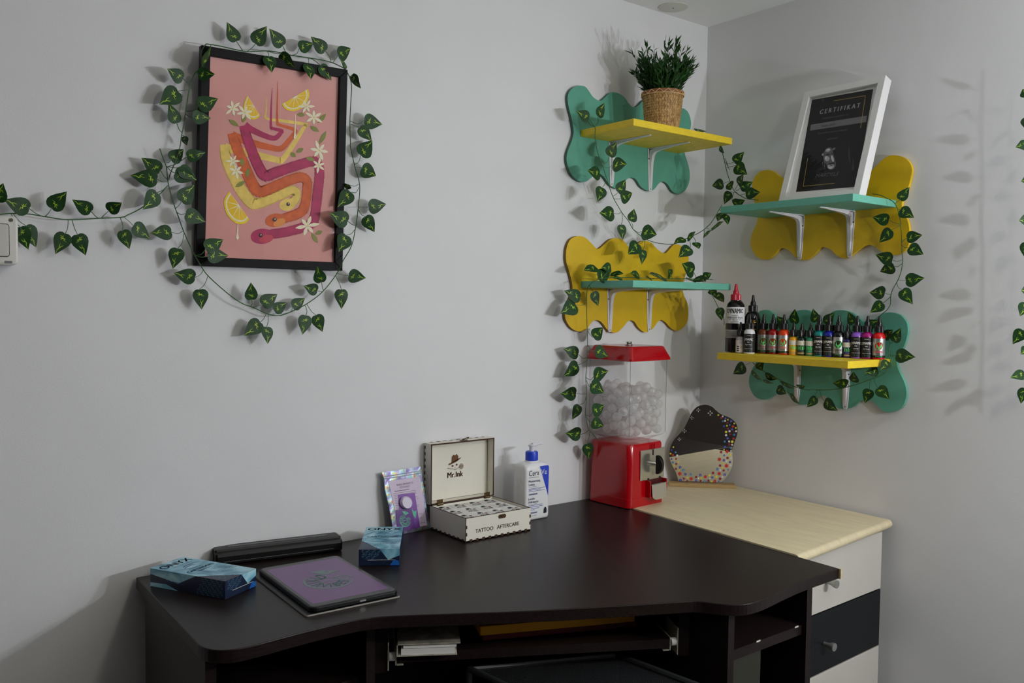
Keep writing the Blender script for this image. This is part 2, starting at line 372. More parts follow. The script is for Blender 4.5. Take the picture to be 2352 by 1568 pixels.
for i in range(1, nd): mb.tube([mf(0, DEPTH * i / nd, -0.004), mf(w_, DEPTH * i / nd, -0.004)], 0.0006, 3, caps=False)
mb.build('wire_mesh', MET, t, world=True, kind='stuff')

# ================================================================== chest of drawers
ZT = 0.7525
t = thing('drawer_chest', 'chest of white and black drawers with a pale wood top', 'chest of drawers', (-0.27, -0.33, 0))
mb = MB(); pr = []
n = 8
for i in range(n + 1):        # bull-nosed front edge profile
    a = math.pi / 2 - math.pi * i / n; pr.append((0.0115 * math.cos(a), -0.0115 + 0.0115 * math.sin(a)))
L0, L1 = Vector((-0.4670, -0.008, 0)), Vector((-0.003, -0.008, 0)); R0, R1 = Vector((-0.4915, -0.690, 0)), Vector((-0.012, -0.643, 0))
vs = []
for A, B in ((L0, R0), (L1, R1)):
    d = (B - A).normalized(); vs.append([A + Vector((0, 0, ZT))] + [B + d * p[0] + Vector((0, 0, ZT + p[1])) for p in pr] + [A + Vector((0, 0, ZT - 0.023))])
k = len(vs[0]); mb.add(vs[0] + vs[1], [(i, (i + 1) % k, k + (i + 1) % k, k + i) for i in range(k)] + [tuple(range(k))[::-1], tuple(range(k, 2 * k))])
mb.build('chest_top', LWOOD, t, world=True, smooth=True)
# carcass (sides, bottom, back) and the drawers
XR, XL = -0.041, -0.480; YF = -0.648
MB().box((XR - 0.008, -0.3225, 0.364), (0.016, 0.595, 0.728)).build('side_panel', OFFWHITE, t, world=True)
MB().box((XL + 0.008, -0.3225, 0.364), (0.016, 0.595, 0.728)).build('side_panel', OFFWHITE, t, world=True)
MB().box(((XR + XL) / 2, -0.3225, 0.720), (XR - XL - 0.034, 0.58, 0.014)).build('top_rail', OFFWHITE, t, world=True)
MB().box(((XR + XL) / 2, -0.03, 0.366), (XR - XL - 0.034, 0.01, 0.70)).build('back_panel', OFFWHITE, t, world=True)
KN = mat('brushed_knob', (176, 176, 172), 0.35, 0.8)
def drawer(z0, z1, m, knobc):
    mb = MB(); dl = Vector((XL - 0.002, YF - 0.010, 0)); dr = Vector((XR, YF + 0.004, 0)); off = Vector((0, 0.018, 0)); Z0 = Vector((0, 0, z0)); Z1 = Vector((0, 0, z1))
    mb.hexa([dl + Z0, dr + Z0, dr + off + Z0, dl + off + Z0], [dl + Z1, dr + Z1, dr + off + Z1, dl + off + Z1])
    d = mb.build('drawer', m, t, world=True, bevel=0.0012)
    prof = [(0.0055, 0.0), (0.0055, 0.012), (0.009, 0.020), (0.0098, 0.026), (0.0095, 0.028), (0.0005, 0.028)]
    o = Vector(knobc)
    kb = MB().lathe(prof, 24, fn=lambda p: Vector((p.x, -p.z, p.y)) + o)
    kb.build('knob', KN, d, world=True, smooth=True)
    return d
kx = onY(1905, 1482, YF - 0.02)
drawer(0.577, 0.7245, OFFWHITE, (kx.x + 0.003, YF - 0.006, onY(1915, 1337, YF - 0.02).z))
drawer(0.428, 0.574, BLACKFRONT, (kx.x, YF - 0.006, kx.z))
drawer(0.279, 0.425, OFFWHITE, (kx.x, YF - 0.006, 0.355))
drawer(0.04, 0.276, BLACKFRONT, (kx.x, YF - 0.006, 0.17))

# ================================================================== shelves
L_, D_, T_ = 0.40, 0.2009, 0.0184
def pts2(cr, s): return [cr(*p) for p in s]
B1 = [(165,600),(190,545),(245,513),(310,517),(345,555),(385,610),(440,640),(480,615),(515,580),(550,567),(600,575),(650,610),(690,665),(730,697),(770,680),(810,640),(860,622),(910,640),(955,700),(1000,745),(1040,748),(1080,722),(1130,702),(1175,715),(1205,755),(1222,830),(1212,900),(1185,990),(1168,1080),(1190,1160),(1210,1250),(1205,1340),(1170,1410),(1110,1437),(1060,1415),(1020,1355),(980,1332),(945,1350),(910,1395),(880,1410),(840,1408),(790,1375),(750,1315),(710,1297),(670,1315),(630,1365),(590,1392),(545,1378),(510,1345),(480,1300),(445,1272),(405,1272),(365,1300),(330,1328),(285,1336),(230,1310),(180,1240),(155,1150),(165,1070),(200,980),(215,900),(195,780),(170,680)]
B3 = [(175,600),(180,480),(215,395),(270,362),(320,357),(375,378),(430,430),(490,485),(550,447),(610,395),(680,377),(740,395),(790,450),(825,480),(865,455),(915,415),(970,405),(1030,425),(1090,490),(1160,530),(1205,495),(1245,450),(1290,440),(1345,465),(1390,515),(1403,590),(1390,680),(1360,780),(1340,870),(1355,950),(1390,1030),(1400,1110),(1390,1210),(1340,1280),(1280,1303),(1220,1275),(1170,1220),(1125,1197),(1090,1220),(1050,1275),(1010,1305),(960,1318),(900,1275),(860,1215),(820,1200),(790,1215),(740,1275),(690,1318),(640,1322),(590,1295),(545,1235),(510,1205),(460,1200),(420,1235),(380,1290),(310,1312),(230,1280),(175,1200),(165,1130),(185,1050),(225,960),(240,880),(230,800),(200,690)]
B2 = [(360,920),(375,860),(420,815),(485,802),(530,820),(575,855),(620,868),(690,830),(750,790),(820,790),(880,845),(930,850),(990,790),(1050,765),(1110,780),(1160,830),(1220,835),(1280,800),(1330,750),(1390,700),(1450,688),(1520,705),(1565,745),(1583,800),(1570,880),(1550,950),(1512,1030),(1507,1090),(1530,1140),(1558,1220),(1565,1320),(1550,1390),(1500,1440),(1430,1455),(1370,1440),(1320,1405),(1280,1380),(1240,1377),(1200,1395),(1140,1440),(1100,1470),(1050,1478),(1000,1450),(960,1410),(910,1393),(880,1400),(830,1455),(780,1488),(730,1490),(690,1470),(650,1425),(610,1402),(570,1405),(530,1450),(480,1485),(420,1480),(375,1440),(348,1370),(355,1300),(385,1230),(400,1180),(393,1100),(370,1020)]
B4 = [(515,500),(560,475),(610,475),(655,505),(690,550),(725,590),(770,590),(810,555),(860,500),(920,475),(990,475),(1040,500),(1080,550),(1120,590),(1160,570),(1200,520),(1250,485),(1310,475),(1380,485),(1440,510),(1490,550),(1540,590),(1590,590),(1650,560),(1700,520),(1760,498),(1830,500),(1900,525),(1955,590),(1970,660),(1960,740),(1930,830),(1880,920),(1862,985),(1880,1060),(1920,1140),(1950,1220),(1955,1310),(1930,1390),(1880,1440),(1800,1468),(1730,1455),(1680,1410),(1640,1370),(1590,1350),(1530,1350),(1490,1370),(1440,1410),(1390,1430),(1340,1435),(1290,1425),(1250,1390),(1200,1335),(1150,1305),(1100,1315),(1050,1360),(1000,1390),(940,1395),(890,1385),(850,1355),(800,1285),(760,1255),(710,1260),(660,1305),(600,1340),(550,1345),(490,1320),(445,1260),(425,1190),(430,1120),(455,1050),(490,990),(510,900),(500,800),(480,700),(485,600)]
BT = 0.011
WHB = WHITEMETAL
def bracket(parent, fn):
    # local: a along wall, b up (0 = shelf underside), z out from the wall
    vert = MB()
    prof = [(0.0125, 0.0), (0.0125, -0.012), (0.0085, -0.10), (0.0065, -0.120), (0.004, -0.1245)]
    outl = prof + [(-a, b) for a, b in prof[::-1]]
    vert.prism(outl, 0.0, 0.0022, lambda a, b, z: fn(a, b, z))
    b = vert.build('bracket', WHB, parent, world=True, bevel=0.0006)
    hz = MB(); prof = [(0.0125, 0.0), (0.0125, 0.012), (0.008, 0.120), (0.006, 0.142), (0.003, 0.148)]
    hz.prism(prof + [(-a, q) for a, q in prof[::-1]], 0.0, 0.0022, lambda a, q, z: fn(a, -z, q)).build('bracket_arm', WHB, b, world=True, bevel=0.0006)
    # raised hollow rib running along both arms round the bend
    rib = MB(); path = [(-0.112, 0.0022), (-0.08, 0.0055), (-0.04, 0.0085), (-0.020, 0.0125), (-0.0125, 0.020), (-0.0085, 0.04), (-0.0055, 0.08), (-0.0022, 0.132)]
    wid = [0.003, 0.006, 0.008, 0.009, 0.009, 0.008, 0.006, 0.003]
    vs = []
    for (bb, z), w in zip(path, wid):
        vs += [fn(-w * 0.62, min(bb, -0.001) if z > 0.02 else bb, z) , fn(-w * 0.34, bb, z), fn(w * 0.34, bb, z), fn(w * 0.62, bb, z)]
    vs2 = []
    for (bb, z), w in zip(path, wid):   # feet of the rib on the plates
        q = (bb, 0.0) if z < 0.0125 else ((0.0, z) if bb > -0.0125 else (bb * 0.4, z * 0.4))
        vs2 += [fn(-w, q[0], q[1]), fn(w, q[0], q[1])]
    kk = len(path); rib.add(vs, [(4 * i + j, 4 * i + j + 1, 4 * i + 5 + j, 4 * i + 4 + j) for i in range(kk - 1) for j in range(3)])
    rib.add([v for i in range(kk) for v in (vs2[2 * i], vs[4 * i])], [(2 * i, 2 * i + 1, 2 * i + 3, 2 * i + 2) for i in range(kk - 1)])
    rib.add([v for i in range(kk) for v in (vs[4 * i + 3], vs2[2 * i + 1])], [(2 * i, 2 * i + 1, 2 * i + 3, 2 * i + 2) for i in range(kk - 1)])
    rib.build('rib', WHB, b, world=True, smooth=True, angle=60)
    for a, bb in ((0.0085, -0.030), (-0.0085, -0.030), (0.0, -0.118)):
        MB().lathe([(0.0024, 0.0022), (0.002, 0.0034), (0.0003, 0.0038)], 10, fn=lambda p: fn(p.x + a, p.y + bb, p.z)).build('screw', SCREW if bb > -0.1 else STEEL, b, world=True, smooth=True)
def shelf(label, side, cr, outline, org, backm, boardm, brs, edge):
    # org: left-top corner of the board (x or y along wall, z)
    if side == 'L':
        t = thing('wall_shelf', label, 'shelf', (org[0] + L_ / 2, 0, org[1]))
        P3 = [onY(*cr(*p), -BT) for p in outline]; w2 = [(p.x, p.z) for p in spline(P3, 4, True)]
        fn0 = lambda a, b, z: Vector((a, -z, b)); fb = lambda a0: (lambda a, b, z: Vector((a0 + a, -BT - z, org[1] - T_ + b)))
        bc = Vector((org[0] + L_ / 2, -BT - D_ / 2, org[1] - T_ / 2)); bs = (L_, D_, T_)
    else:
        t = thing('wall_shelf', label, 'shelf', (0, org[0] - L_ / 2, org[1]))
        P3 = [onX(*cr(*p), -BT) for p in outline]; w2 = [(p.y, p.z) for p in spline(P3, 4, True)]
        fn0 = lambda a, b, z: Vector((-z, a, b)); fb = lambda a0: (lambda a, b, z: Vector((-BT - z, a0 - a, org[1] - T_ + b)))
        bc = Vector((-BT - D_ / 2, org[0] - L_ / 2, org[1] - T_ / 2)); bs = (D_, L_, T_)
    MB().prism(w2, 0.001, BT, fn0, 0, 1).build('backboard', [backm, edge], t, world=True)
    MB().box(bc, bs).build('board', boardm, t, world=True, bevel=0.0012)
    for a0 in brs: bracket(t, fb(a0))
    return t
Z1, Z3, Z2, Z4 = 1.7799, 1.3651, 1.5776, 1.1697
shelf('yellow shelf board on a teal wavy backboard, high left of the corner under the plant', 'L', c4, B1, (-0.5368, Z1), TEAL, YELWOOD, (-0.4166, -0.2585), RAWEDGE)
shelf('teal shelf board on a mustard wavy backboard, above the red dispenser', 'L', c5, B3, (-0.528, Z3), YELLOWD, TEALWOOD, (-0.4139, -0.2514), RAWEDGE2)
shelf('teal shelf board on a mustard wavy backboard, carrying the certificate on the right wall', 'R', c6, B2, (-0.236, Z2), YELLOWD, TEALWOOD, (-0.3576, -0.5114), YELLOWD)
shelf('yellow shelf board on a teal wavy backboard, carrying the row of ink bottles', 'R', c7, B4, (-0.2358, Z4), TEAL, YELWOOD, (-0.3614, -0.5118), TEAL)

# ================================================================== ivy garlands
def leaf_mesh(i):
    half = [(0.0, 0.012), (0.13, -0.012), (0.245, 0.03), (0.335, 0.13), (0.372, 0.26), (0.34, 0.43), (0.245, 0.62), (0.115, 0.82), (0.0, 1.0)]
    rr = random.Random(40 + i); asym = rr.uniform(-0.06, 0.06); cur = (0.30, 0.16, 0.42, 0.24)[i]; drp = (0.10, 0.02, 0.16, -0.06)[i]
    def zf(x, y): return -cur * x * x - drp * y * y + 0.10 * abs(x) + 0.02 * math.sin(9 * y + i) * abs(x) * 2
    rows_y = [0.035, 0.0, 0.03, 0.12, 0.27, 0.45, 0.63, 0.82, 1.0]
    mb = MB(); vs = []; idx = []
    for (hx, hy), my in zip(half, [0.035, 0.04, 0.08, 0.16, 0.30, 0.47, 0.64, 0.83, 1.0]):
        row = []
        for s in (-1, -0.5, 0, 0.5, 1):
            x = hx * s * (1 + asym * (1 if s > 0 else -1)); y = my + (hy - my) * abs(s); vs.append((x, y, zf(x, y)))
        idx.append([len(vs) - 5 + j for j in range(5)])
    fs = [(idx[r][j], idx[r][j + 1], idx[r + 1][j + 1], idx[r + 1][j]) for r in range(len(idx) - 1) for j in range(4)]
    mb.add(vs, fs, 0)
    def mark(pts, w):
        P = [Vector((x, y, zf(x, y) + 0.012)) for x, y in pts]; mb.strip(P, w, Vector((0, 0, 1)), 1)
    s = (1, -1, 1, -1)[i]
    mark([(0.0, 0.97), (0.012, 0.80), (-0.03, 0.70), (0.01, 0.60), (0.0, 0.48)], [0.01, 0.026, 0.036, 0.022, 0.006])
    mark([(0.03 * s, 0.66), (0.09 * s, 0.60), (0.13 * s, 0.52)], [0.03, 0.03, 0.006])
    mark([(-0.16 * s, 0.16), (-0.04 * s, 0.20), (-0.10 * s, 0.26), (0.10 * s, 0.25), (0.05 * s, 0.31), (0.19 * s, 0.34)], [0.008, 0.028, 0.024, 0.03, 0.024, 0.006])
    mark([(-0.05 * s, 0.13), (0.0, 0.24), (-0.06 * s, 0.34)], [0.02, 0.03, 0.006])
    me_o = mb.build('leaf_src', [LEAF, LEAFMARK], smooth=True, angle=60); me = me_o.data; bpy.data.objects.remove(me_o); me.name = 'ivy_leaf'
    return me
LEAVES = [leaf_mesh(i) for i in range(4)]
VN = {'L': Vector((0, -1, 0)), 'R': Vector((-1, 0, 0))}
FQ = [(459, 97), (805, 154), (793, 628), (443, 616)]
def over_frame(x, y): return all((FQ[(i + 1) % 4][0] - FQ[i][0]) * (y - FQ[i][1]) - (FQ[(i + 1) % 4][1] - FQ[i][1]) * (x - FQ[i][0]) > 0 for i in range(4))
def place(side, px, py, d): return onY(px, py, -d) if side == 'L' else onX(px, py, -d)
def garland(label, side, stems, leaves, seed):
    """stems: lists of (px, py, depth); leaves: (sx,sy, bx,by, tx,ty, stem depth, leaf depth, roll)"""
    R = random.Random(seed)
    p0 = place(side, *stems[0][0])
    t = thing('ivy_garland', label, 'garland', p0)
    mb = MB()
    for st in stems:
        P = spline([place(side, *q) for q in st], 5)
        mb.tube(P, 0.00105, 5)
    inv = t.matrix_basis.inverted(); vn = VN[side]
    for lf in leaves:
        s, b, tp, ds, dl, roll = lf
        S = place(side, *s, ds) if s else None
        Bp = place(side, *b, dl)
        extra = R.uniform(-0.006, 0.010)
        T = place(side, *tp, dl + extra)
        if abs(roll) < 40:
            for _ in range(20):                      # leaf pointing partly towards the room: keep its natural length
                if (T - Bp).length >= 0.037 or extra > 0.018: break
                extra += 0.003; T = place(side, *tp, dl + extra)
        L = (T - Bp).length; y = (T - Bp).normalized()
        n0 = (vn * 0.75 + (CAM - Bp).normalized() * 0.35).normalized(); n0 = (n0 - y * n0.dot(y)).normalized()
        a = math.radians(roll if roll else R.uniform(-16, 16)); x = y.cross(n0)
        z = n0 * math.cos(a) + x * math.sin(a); x = y.cross(z)
        wf = L * R.uniform(0.94, 1.06) if L > 0.034 else max(L, 0.036)
        if abs(roll) >= 40: wf = max(wf, 0.036)
        M = Matrix(((x.x * wf, y.x * L, z.x * L, Bp.x), (x.y * wf, y.y * L, z.y * L, Bp.y), (x.z * wf, y.z * L, z.z * L, Bp.z), (0, 0, 0, 1)))
        o = bpy.data.objects.new('leaf', LEAVES[R.randrange(4)]); COL.objects.link(o); o.parent = t; o.matrix_basis = inv @ M
        if S is not None:
            d = (Bp - S); mid = S + d * 0.5 + vn * 0.003 + Vector((0, 0, -0.10 * d.length)) + vn.cross(d) * R.uniform(-0.12, 0.12)
            mb.tube(spline([S, mid, Bp, Bp + y * L * 0.10 - z * 0.0006], 4), 0.00075, 4)
    mb.build('stem', STEM, t, world=True, smooth=True)
    return t
def LV(cr, rows, ds, dl):
    """rows of crop coordinates (sx,sy,bx,by,tx,ty[,roll[,depth]]); None stem when sx is None"""
    out = []
    for r in rows:
        s = None if r[0] is None else cr(r[0], r[1])
        out.append((s, cr(r[2], r[3]), cr(r[4], r[5]), ds, r[7] if len(r) > 7 else dl, r[6] if len(r) > 6 else 0))
    return out
def ST(cr, pts, d): return [(*cr(*p), d) for p in pts]
d0 = 0.034
# -- garland running in from the left
garland('ivy garland running level from the electrical box to the framed print', 'L',
    [ST(c1, [(-120, 600), (0, 575)], 0.050) + ST(c1, [(130, 562), (330, 568), (530, 600), (800, 636), (1160, 620), (1420, 608), (1500, 580), (1665, 495), (1860, 350), (1970, 235)], 0.030)],
    LV(c1, [(490,592,345,508,40,398),(530,598,605,508,785,305),(1155,618,1070,540,852,405),(1190,618,1275,535,1435,430),(1410,610,1440,760,1522,980),(1450,600,1565,705,1775,857),(800,638,768,795,650,1040),(845,636,908,808,1010,1055),(130,565,235,720,325,985),(155,565,300,705,432,962),(-60,590,-40,420,35,215),(1970,235,1845,318,1670,520)], 0.030, 0.033), 11)
# -- garland looped round the print
lp = ST(c3, [(210,65),(232,130),(258,200),(270,310),(300,430),(345,560),(385,670),(440,790),(500,900),(560,985),(700,1110),(800,1180),(880,1210),(990,1258),(1060,1270),(1130,1252),(1260,1190),(1380,1100),(1480,975),(1530,875),(1590,770),(1620,640),(1640,490),(1650,330),(1615,195),(1585,60)], 0.040) + \
     ST(c2, [(1885,1260),(1880,1050),(1890,850),(1895,700),(1870,610),(1830,545),(1770,510),(1700,480),(1600,455),(1480,435),(1310,410),(1200,385),(1080,368),(960,372),(870,375),(720,345),(600,318),(480,300)], 0.044)
lp2 = ST(c2, [(480,300),(435,380),(440,520),(370,590),(325,710),(290,900),(265,1080),(240,1200),(225,1310),(170,1470),(130,1568)], 0.044) + ST(c3, [(275,290)], 0.042)
lvs = LV(c2, [(835,365,775,275,683,85),(880,372,960,300,1068,128),(1285,405,1225,320,1095,150),(1315,410,1385,345,1530,290),(1695,470,1640,370,1505,228),(1715,485,1765,415,1900,340),(1075,370,1090,420,1120,578),(1085,372,1205,395,1340,538,52),(1475,438,1470,500,1497,650),(1505,442,1590,510,1703,655),(1830,548,1845,540,1795,437,50),(1870,608,1900,600,1972,740,66),(1885,1050,2020,1045,2197,1082),(1888,1080,1975,1112,2095,1245),(1920,1475,1985,1385,2100,1237),(430,530,440,515,565,320,62),(395,572,402,600,570,595),(328,715,255,638,95,540),(320,742,210,760,28,888),(248,1165,195,1070,128,872),(290,955,405,910,600,825),(283,985,350,1012,530,1022),(248,1190,265,1200,282,1290,70)], 0.042, 0.047) + \
    LV(c3, [(255,170,290,150,390,65),(258,200,405,125,543,97),(262,285,215,225,77,133),(268,305,192,288,0,260),(262,195,318,240,480,292),(262,195,355,205,483,290),(318,500,365,450,460,325),(330,523,395,535,543,595),(375,660,295,668,145,672),(383,680,340,785,305,930),(525,940,465,993,308,962),(557,985,497,1080,510,1225),(465,835,540,790,677,715),(470,838,555,838,703,838),(865,1200,870,1155,867,1030),(880,1208,945,1190,1062,1113),(1128,1250,1035,1235,1128,1172),(1145,1245,1165,1205,1265,1143),(975,1258,935,1315,817,1415),(990,1260,980,1350,985,1475),(1255,1192,1262,1268,1243,1405),(1270,1188,1335,1265,1385,1388),(1385,1095,1345,1090,1247,1055),(1390,1085,1375,1030,1343,910),(1485,965,1570,982,1692,997),(1478,985,1518,1080,1525,1220),(1615,650,1555,690,1495,815),(1620,620,1565,590,1427,530),(1645,345,1585,380,1492,490),(1645,322,1565,325,1550,362,60),(1612,200,1665,205,1780,268),(1640,488,1715,487,1850,468),(1640,508,1690,555,1763,672)], 0.041, 0.047)
lvs = [(s_, b_, t_, ds_, 0.050 if over_frame(*b_) or over_frame(*t_) else 0.030, r_) for s_, b_, t_, ds_, dl_, r_ in lvs]
lp = [(x_, y_, 0.046 if over_frame(x_, y_) else 0.030) for x_, y_, d_ in lp]; lp2 = [(x_, y_, 0.046 if over_frame(x_, y_) else 0.030) for x_, y_, d_ in lp2]
lvs = [(s_, b_, t_, 0.046 if (s_ and over_frame(*s_)) else 0.030, dl_, r_) for s_, b_, t_, ds_, dl_, r_ in lvs]
garland('ivy garland looped all round the black framed print', 'L', [lp, lp2], lvs, 12)

# -- swag from the yellow plant shelf down and across to the corner of the certificate shelf
A_st = [(*c4(*p), d) for p, d in [((330,800),0.072),((360,845),0.074),((400,872),0.076),((398,950),0.078),((420,1080),0.08),((460,1190),0.082),((510,1340),0.085)]] + \
       [(*sq(*p), d) for p, d in [((440,90),0.086),((480,200),0.088),((555,330),0.091),((610,400),0.094),((650,470),0.097),((740,545),0.105),((830,582),0.118),((930,598),0.138),((1010,595),0.165),((1100,555),0.18),((1210,505),0.195),((1280,455),0.21),((1330,400),0.225),((1390,300),0.24),((1412,262),0.245)]]
A_lv = LV(c4, [(395,860,345,790,240,728),(400,850,425,775,480,657),(460,1185,520,1115,580,993),(462,1200,548,1190,675,1180),(490,1290,440,1265,327,1240)], 0.078, 0.082) + \
       LV(sq, [(415,40,385,115,347,235),(475,190,520,155,600,43),(485,210,545,208,662,160),(550,322,485,335,352,335),(645,460,635,405,668,290),(553,330,548,432,557,565),(645,465,725,490,857,520),(740,545,695,595,600,692),(748,548,738,650,718,773)], 0.095, 0.10) + \
       LV(sq, [(1100,555,1090,553,1003,580,55),(1105,553,1115,555,1200,497,35),(1160,530,1185,585,1215,640),(1130,545,1140,630,1045,705,30)], 0.185, 0.185) + \
       LV(sq, [(1260,470,1255,528,1335,487,50),(1275,458,1328,460,1430,405,55),(1345,375,1440,345,1467,428),(1390,305,1420,330,1372,395,72)], 0.22, 0.222)
garland('ivy garland sagging in a swag from the plant shelf to the certificate shelf', 'L', [A_st], A_lv, 13)
# -- garland from the right end of the plant shelf over the certificate shelf and down behind the bottles
B_st = [(*c4(*p), d) for p, d in [((1470,1005),0.14),((1485,1060),0.14),((1495,1100),0.14),((1530,1250),0.14),((1570,1370),0.14),((1600,1420),0.14),((1640,1450),0.13),((1700,1480),0.12),((1800,1492),0.10)]]
B_lv = LV(c4, [(1480,1040,1465,1040,1507,1090,45),(1515,1170,1590,1165,1672,1078),(1500,1120,1515,1140,1545,1240,62),(1525,1212,1605,1195,1690,1265),(1550,1330,1500,1350,1390,1372),(1600,1400,1625,1355,1665,1272),(1570,1375,1545,1345,1570,1412),(1605,1405,1645,1390,1745,1335),(1610,1425,1690,1435,1815,1423),(1600,1425,1555,1420,1497,1527),(1590,1425,1585,1525,1675,1500,30)], 0.14, 0.148)
B_st2 = [(*c6(*p), d) for p, d in [((1280,985),0.05),((1340,995),0.05),((1400,1022),0.06),((1450,1055),0.06),((1480,1120),0.05),((1497,1220),0.04),((1505,1340),0.034),((1508,1450),0.032)]] + \
        [(*c7(*p), d) for p, d in [((1920,0),0.032),((1905,100),0.032),((1870,190),0.032),((1830,260),0.032),((1805,330),0.032),((1800,420),0.032),((1760,480),0.032),((1720,512),0.03),((1640,600),0.028),((1500,660),0.026),((1250,680),0.026),((1000,680),0.026),((820,670),0.026)]]
B_lv2 = LV(c6, [(1450,1060,1490,1030,1562,930),(1465,1085,1495,1105,1590,1160),(1495,1215,1408,1185,1283,1163),(1495,1222,1425,1260,1332,1360),(1505,1360,1545,1325,1668,1300),(1506,1375,1560,1395,1677,1450),(1509,1490,1435,1490,1308,1450)], 0.042, 0.045) + \
         LV(c7, [(1918,20,1840,50,1690,105),(1875,182,1950,188,2118,158),(1805,322,1748,308,1587,298),(1862,205,1915,275,2008,410),(1803,342,1730,405,1602,500)], 0.033, 0.040) + \
         LV(c7, [(880,680,865,605,877,460),(1080,690,1080,590,1042,460),(1180,690,1165,605,1245,500),(1440,680,1440,610,1388,490),(820,670,780,640,687,530),(1590,630,1560,640,1690,570)], 0.026, 0.030)
garland('ivy garland hanging past the certificate and running behind the ink bottles', 'R', [B_st, B_st2], B_lv + B_lv2, 14)
# -- garland under the bottle shelf
E_st = [(*c7(*p), d) for p, d in [((1700,690),0.03),((1760,740),0.03),((1800,800),0.03),((1785,900),0.045),((1800,960),0.05),((1795,1000),0.05),((1740,1090),0.06),((1600,1150),0.075),((1430,1210),0.085),((1250,1245),0.09),((1090,1250),0.09),((960,1245),0.09),((850,1210),0.09),((720,1150),0.095),((600,1090),0.10),((520,1030),0.10),((460,985),0.10)]]
E_lv = LV(c7, [(1760,740,1740,740,1830,665),(1800,800,1835,785,1903,645),(1788,905,1855,910,2025,928)], 0.035, 0.04) + \
       LV(c7, [(1795,985,1780,972,1705,1058),(1740,1090,1680,1060,1545,1090)], 0.055, 0.06) + \
       LV(c7, [(1440,1205,1450,1175,1440,1080),(1430,1205,1385,1195,1232,1170,35),(1610,1145,1600,1245,1548,1380),(1640,1135,1680,1230,1793,1340),(1095,1250,1080,1322,990,1422),(1115,1250,1160,1360,1278,1455),(790,1185,700,1235,790,1290),(800,1190,830,1300,915,1385,45)], 0.085, 0.085) + \
       LV(c7, [(440,985,385,1010,275,1095),(490,1010,520,985,545,1055),(520,1030,450,1080,560,1158,50),(600,1090,585,1110,700,1150,40),(620,1100,565,1160,665,1195,62),(720,1150,740,1182,870,1235,58),(850,1210,900,1220,970,1215,62)], 0.095, 0.097)
garland('ivy garland hanging in a bow beneath the bottle shelf', 'R', [E_st], E_lv, 15)
# -- garland lying on the teal shelf and hanging down beside the dispenser
zt = Z3 + 0.003
C_sh = [(1300, 912), (1180, 902), (900, 897), (690, 892), (560, 886), (430, 888), (345, 905)]
C_st = [(*sq(1430, 1290), 0.205), (*sq(1425, 1225), 0.205), (*sq(1380, 1140), 0.20), (*sq(1340, 1060), 0.195), (*sq(1300, 992), 0.19)]
C_st2 = [(*sq(*p), d) for p, d in [((1330,902),0.10),((1180,898),0.10),((900,893),0.10),((690,888),0.10),((560,884),0.10),((430,888),0.10),((345,905),0.10),((290,935),0.10),((258,985),0.085),((252,1100),0.06),((255,1300),0.05)]] + \
        [(*c8(*p), 0.05) for p in [(303,50),(305,150),(302,300),(292,430),(298,580),(290,720),(310,830),(330,855),(380,915),(430,990)]]
C_lv = LV(sq, [(345,905,330,795,225,832,48),(350,900,460,800,378,800),(345,905,352,892,460,825),(430,888,465,848,570,855,60),(665,888,700,870,632,840,35),(560,884,545,892,487,880,60),(935,895,908,885,780,862,60),(830,890,800,895,758,880,60),(985,898,975,870,965,822),(1188,898,1170,840,1070,765),(1180,898,1182,888,1275,912,58),(1230,898,1255,880,1325,850),(1180,900,1165,908,1095,902,62)], 0.10, 0.10) + \
       LV(sq, [(248,1080,195,1062,68,995),(250,1100,160,1120,37,1187),(275,950,308,1008,357,1130),(257,1340,310,1400,400,1307)], 0.055, 0.055) + \
       LV(c8, [(302,275,232,250,122,203),(300,297,230,332,135,425),(295,562,215,558,102,562),(297,575,240,648,180,762),(315,840,250,875,133,868),(325,855,302,950,318,1072)], 0.045, 0.042) + \
       LV(c8, [(306,178,365,215,470,268),(292,432,352,425,462,378),(296,455,330,480,437,553),(292,722,345,702,452,650),(291,728,340,775,443,820)], 0.05, 0.115) + \
       LV(sq, [(1300,992,1315,995,1360,1040,58),(1330,1040,1365,1015,1427,1108,62),(1380,1140,1390,1145,1410,1252,35)], 0.195, 0.197)
garland('ivy garland lying on the teal shelf and trailing down beside the red dispenser', 'L', [C_st, C_st2], C_lv, 16)
# single leaf resting on the plant shelf
o = bpy.data.objects.new('ivy_leaf', LEAVES[1]); COL.objects.link(o)
q, q2 = onY(*c4(1255, 893), -0.16), onY(*c4(1337, 899), -0.17)
q.z = max(q.z, Z1 + 0.007); y = (q2 - q).normalized(); L = 0.040; z = Vector((0.2, -0.55, 0.8)); z = (z - y * z.dot(y)).normalized(); x = y.cross(z)
o.matrix_basis = Matrix(((x.x * L, y.x * L, z.x * L, q.x), (x.y * L, y.y * L, z.y * L, q.y), (x.z * L, y.z * L, z.z * L, q.z), (0, 0, 0, 1)))
tag(o, 'loose ivy leaf lying on the yellow plant shelf', 'leaf')
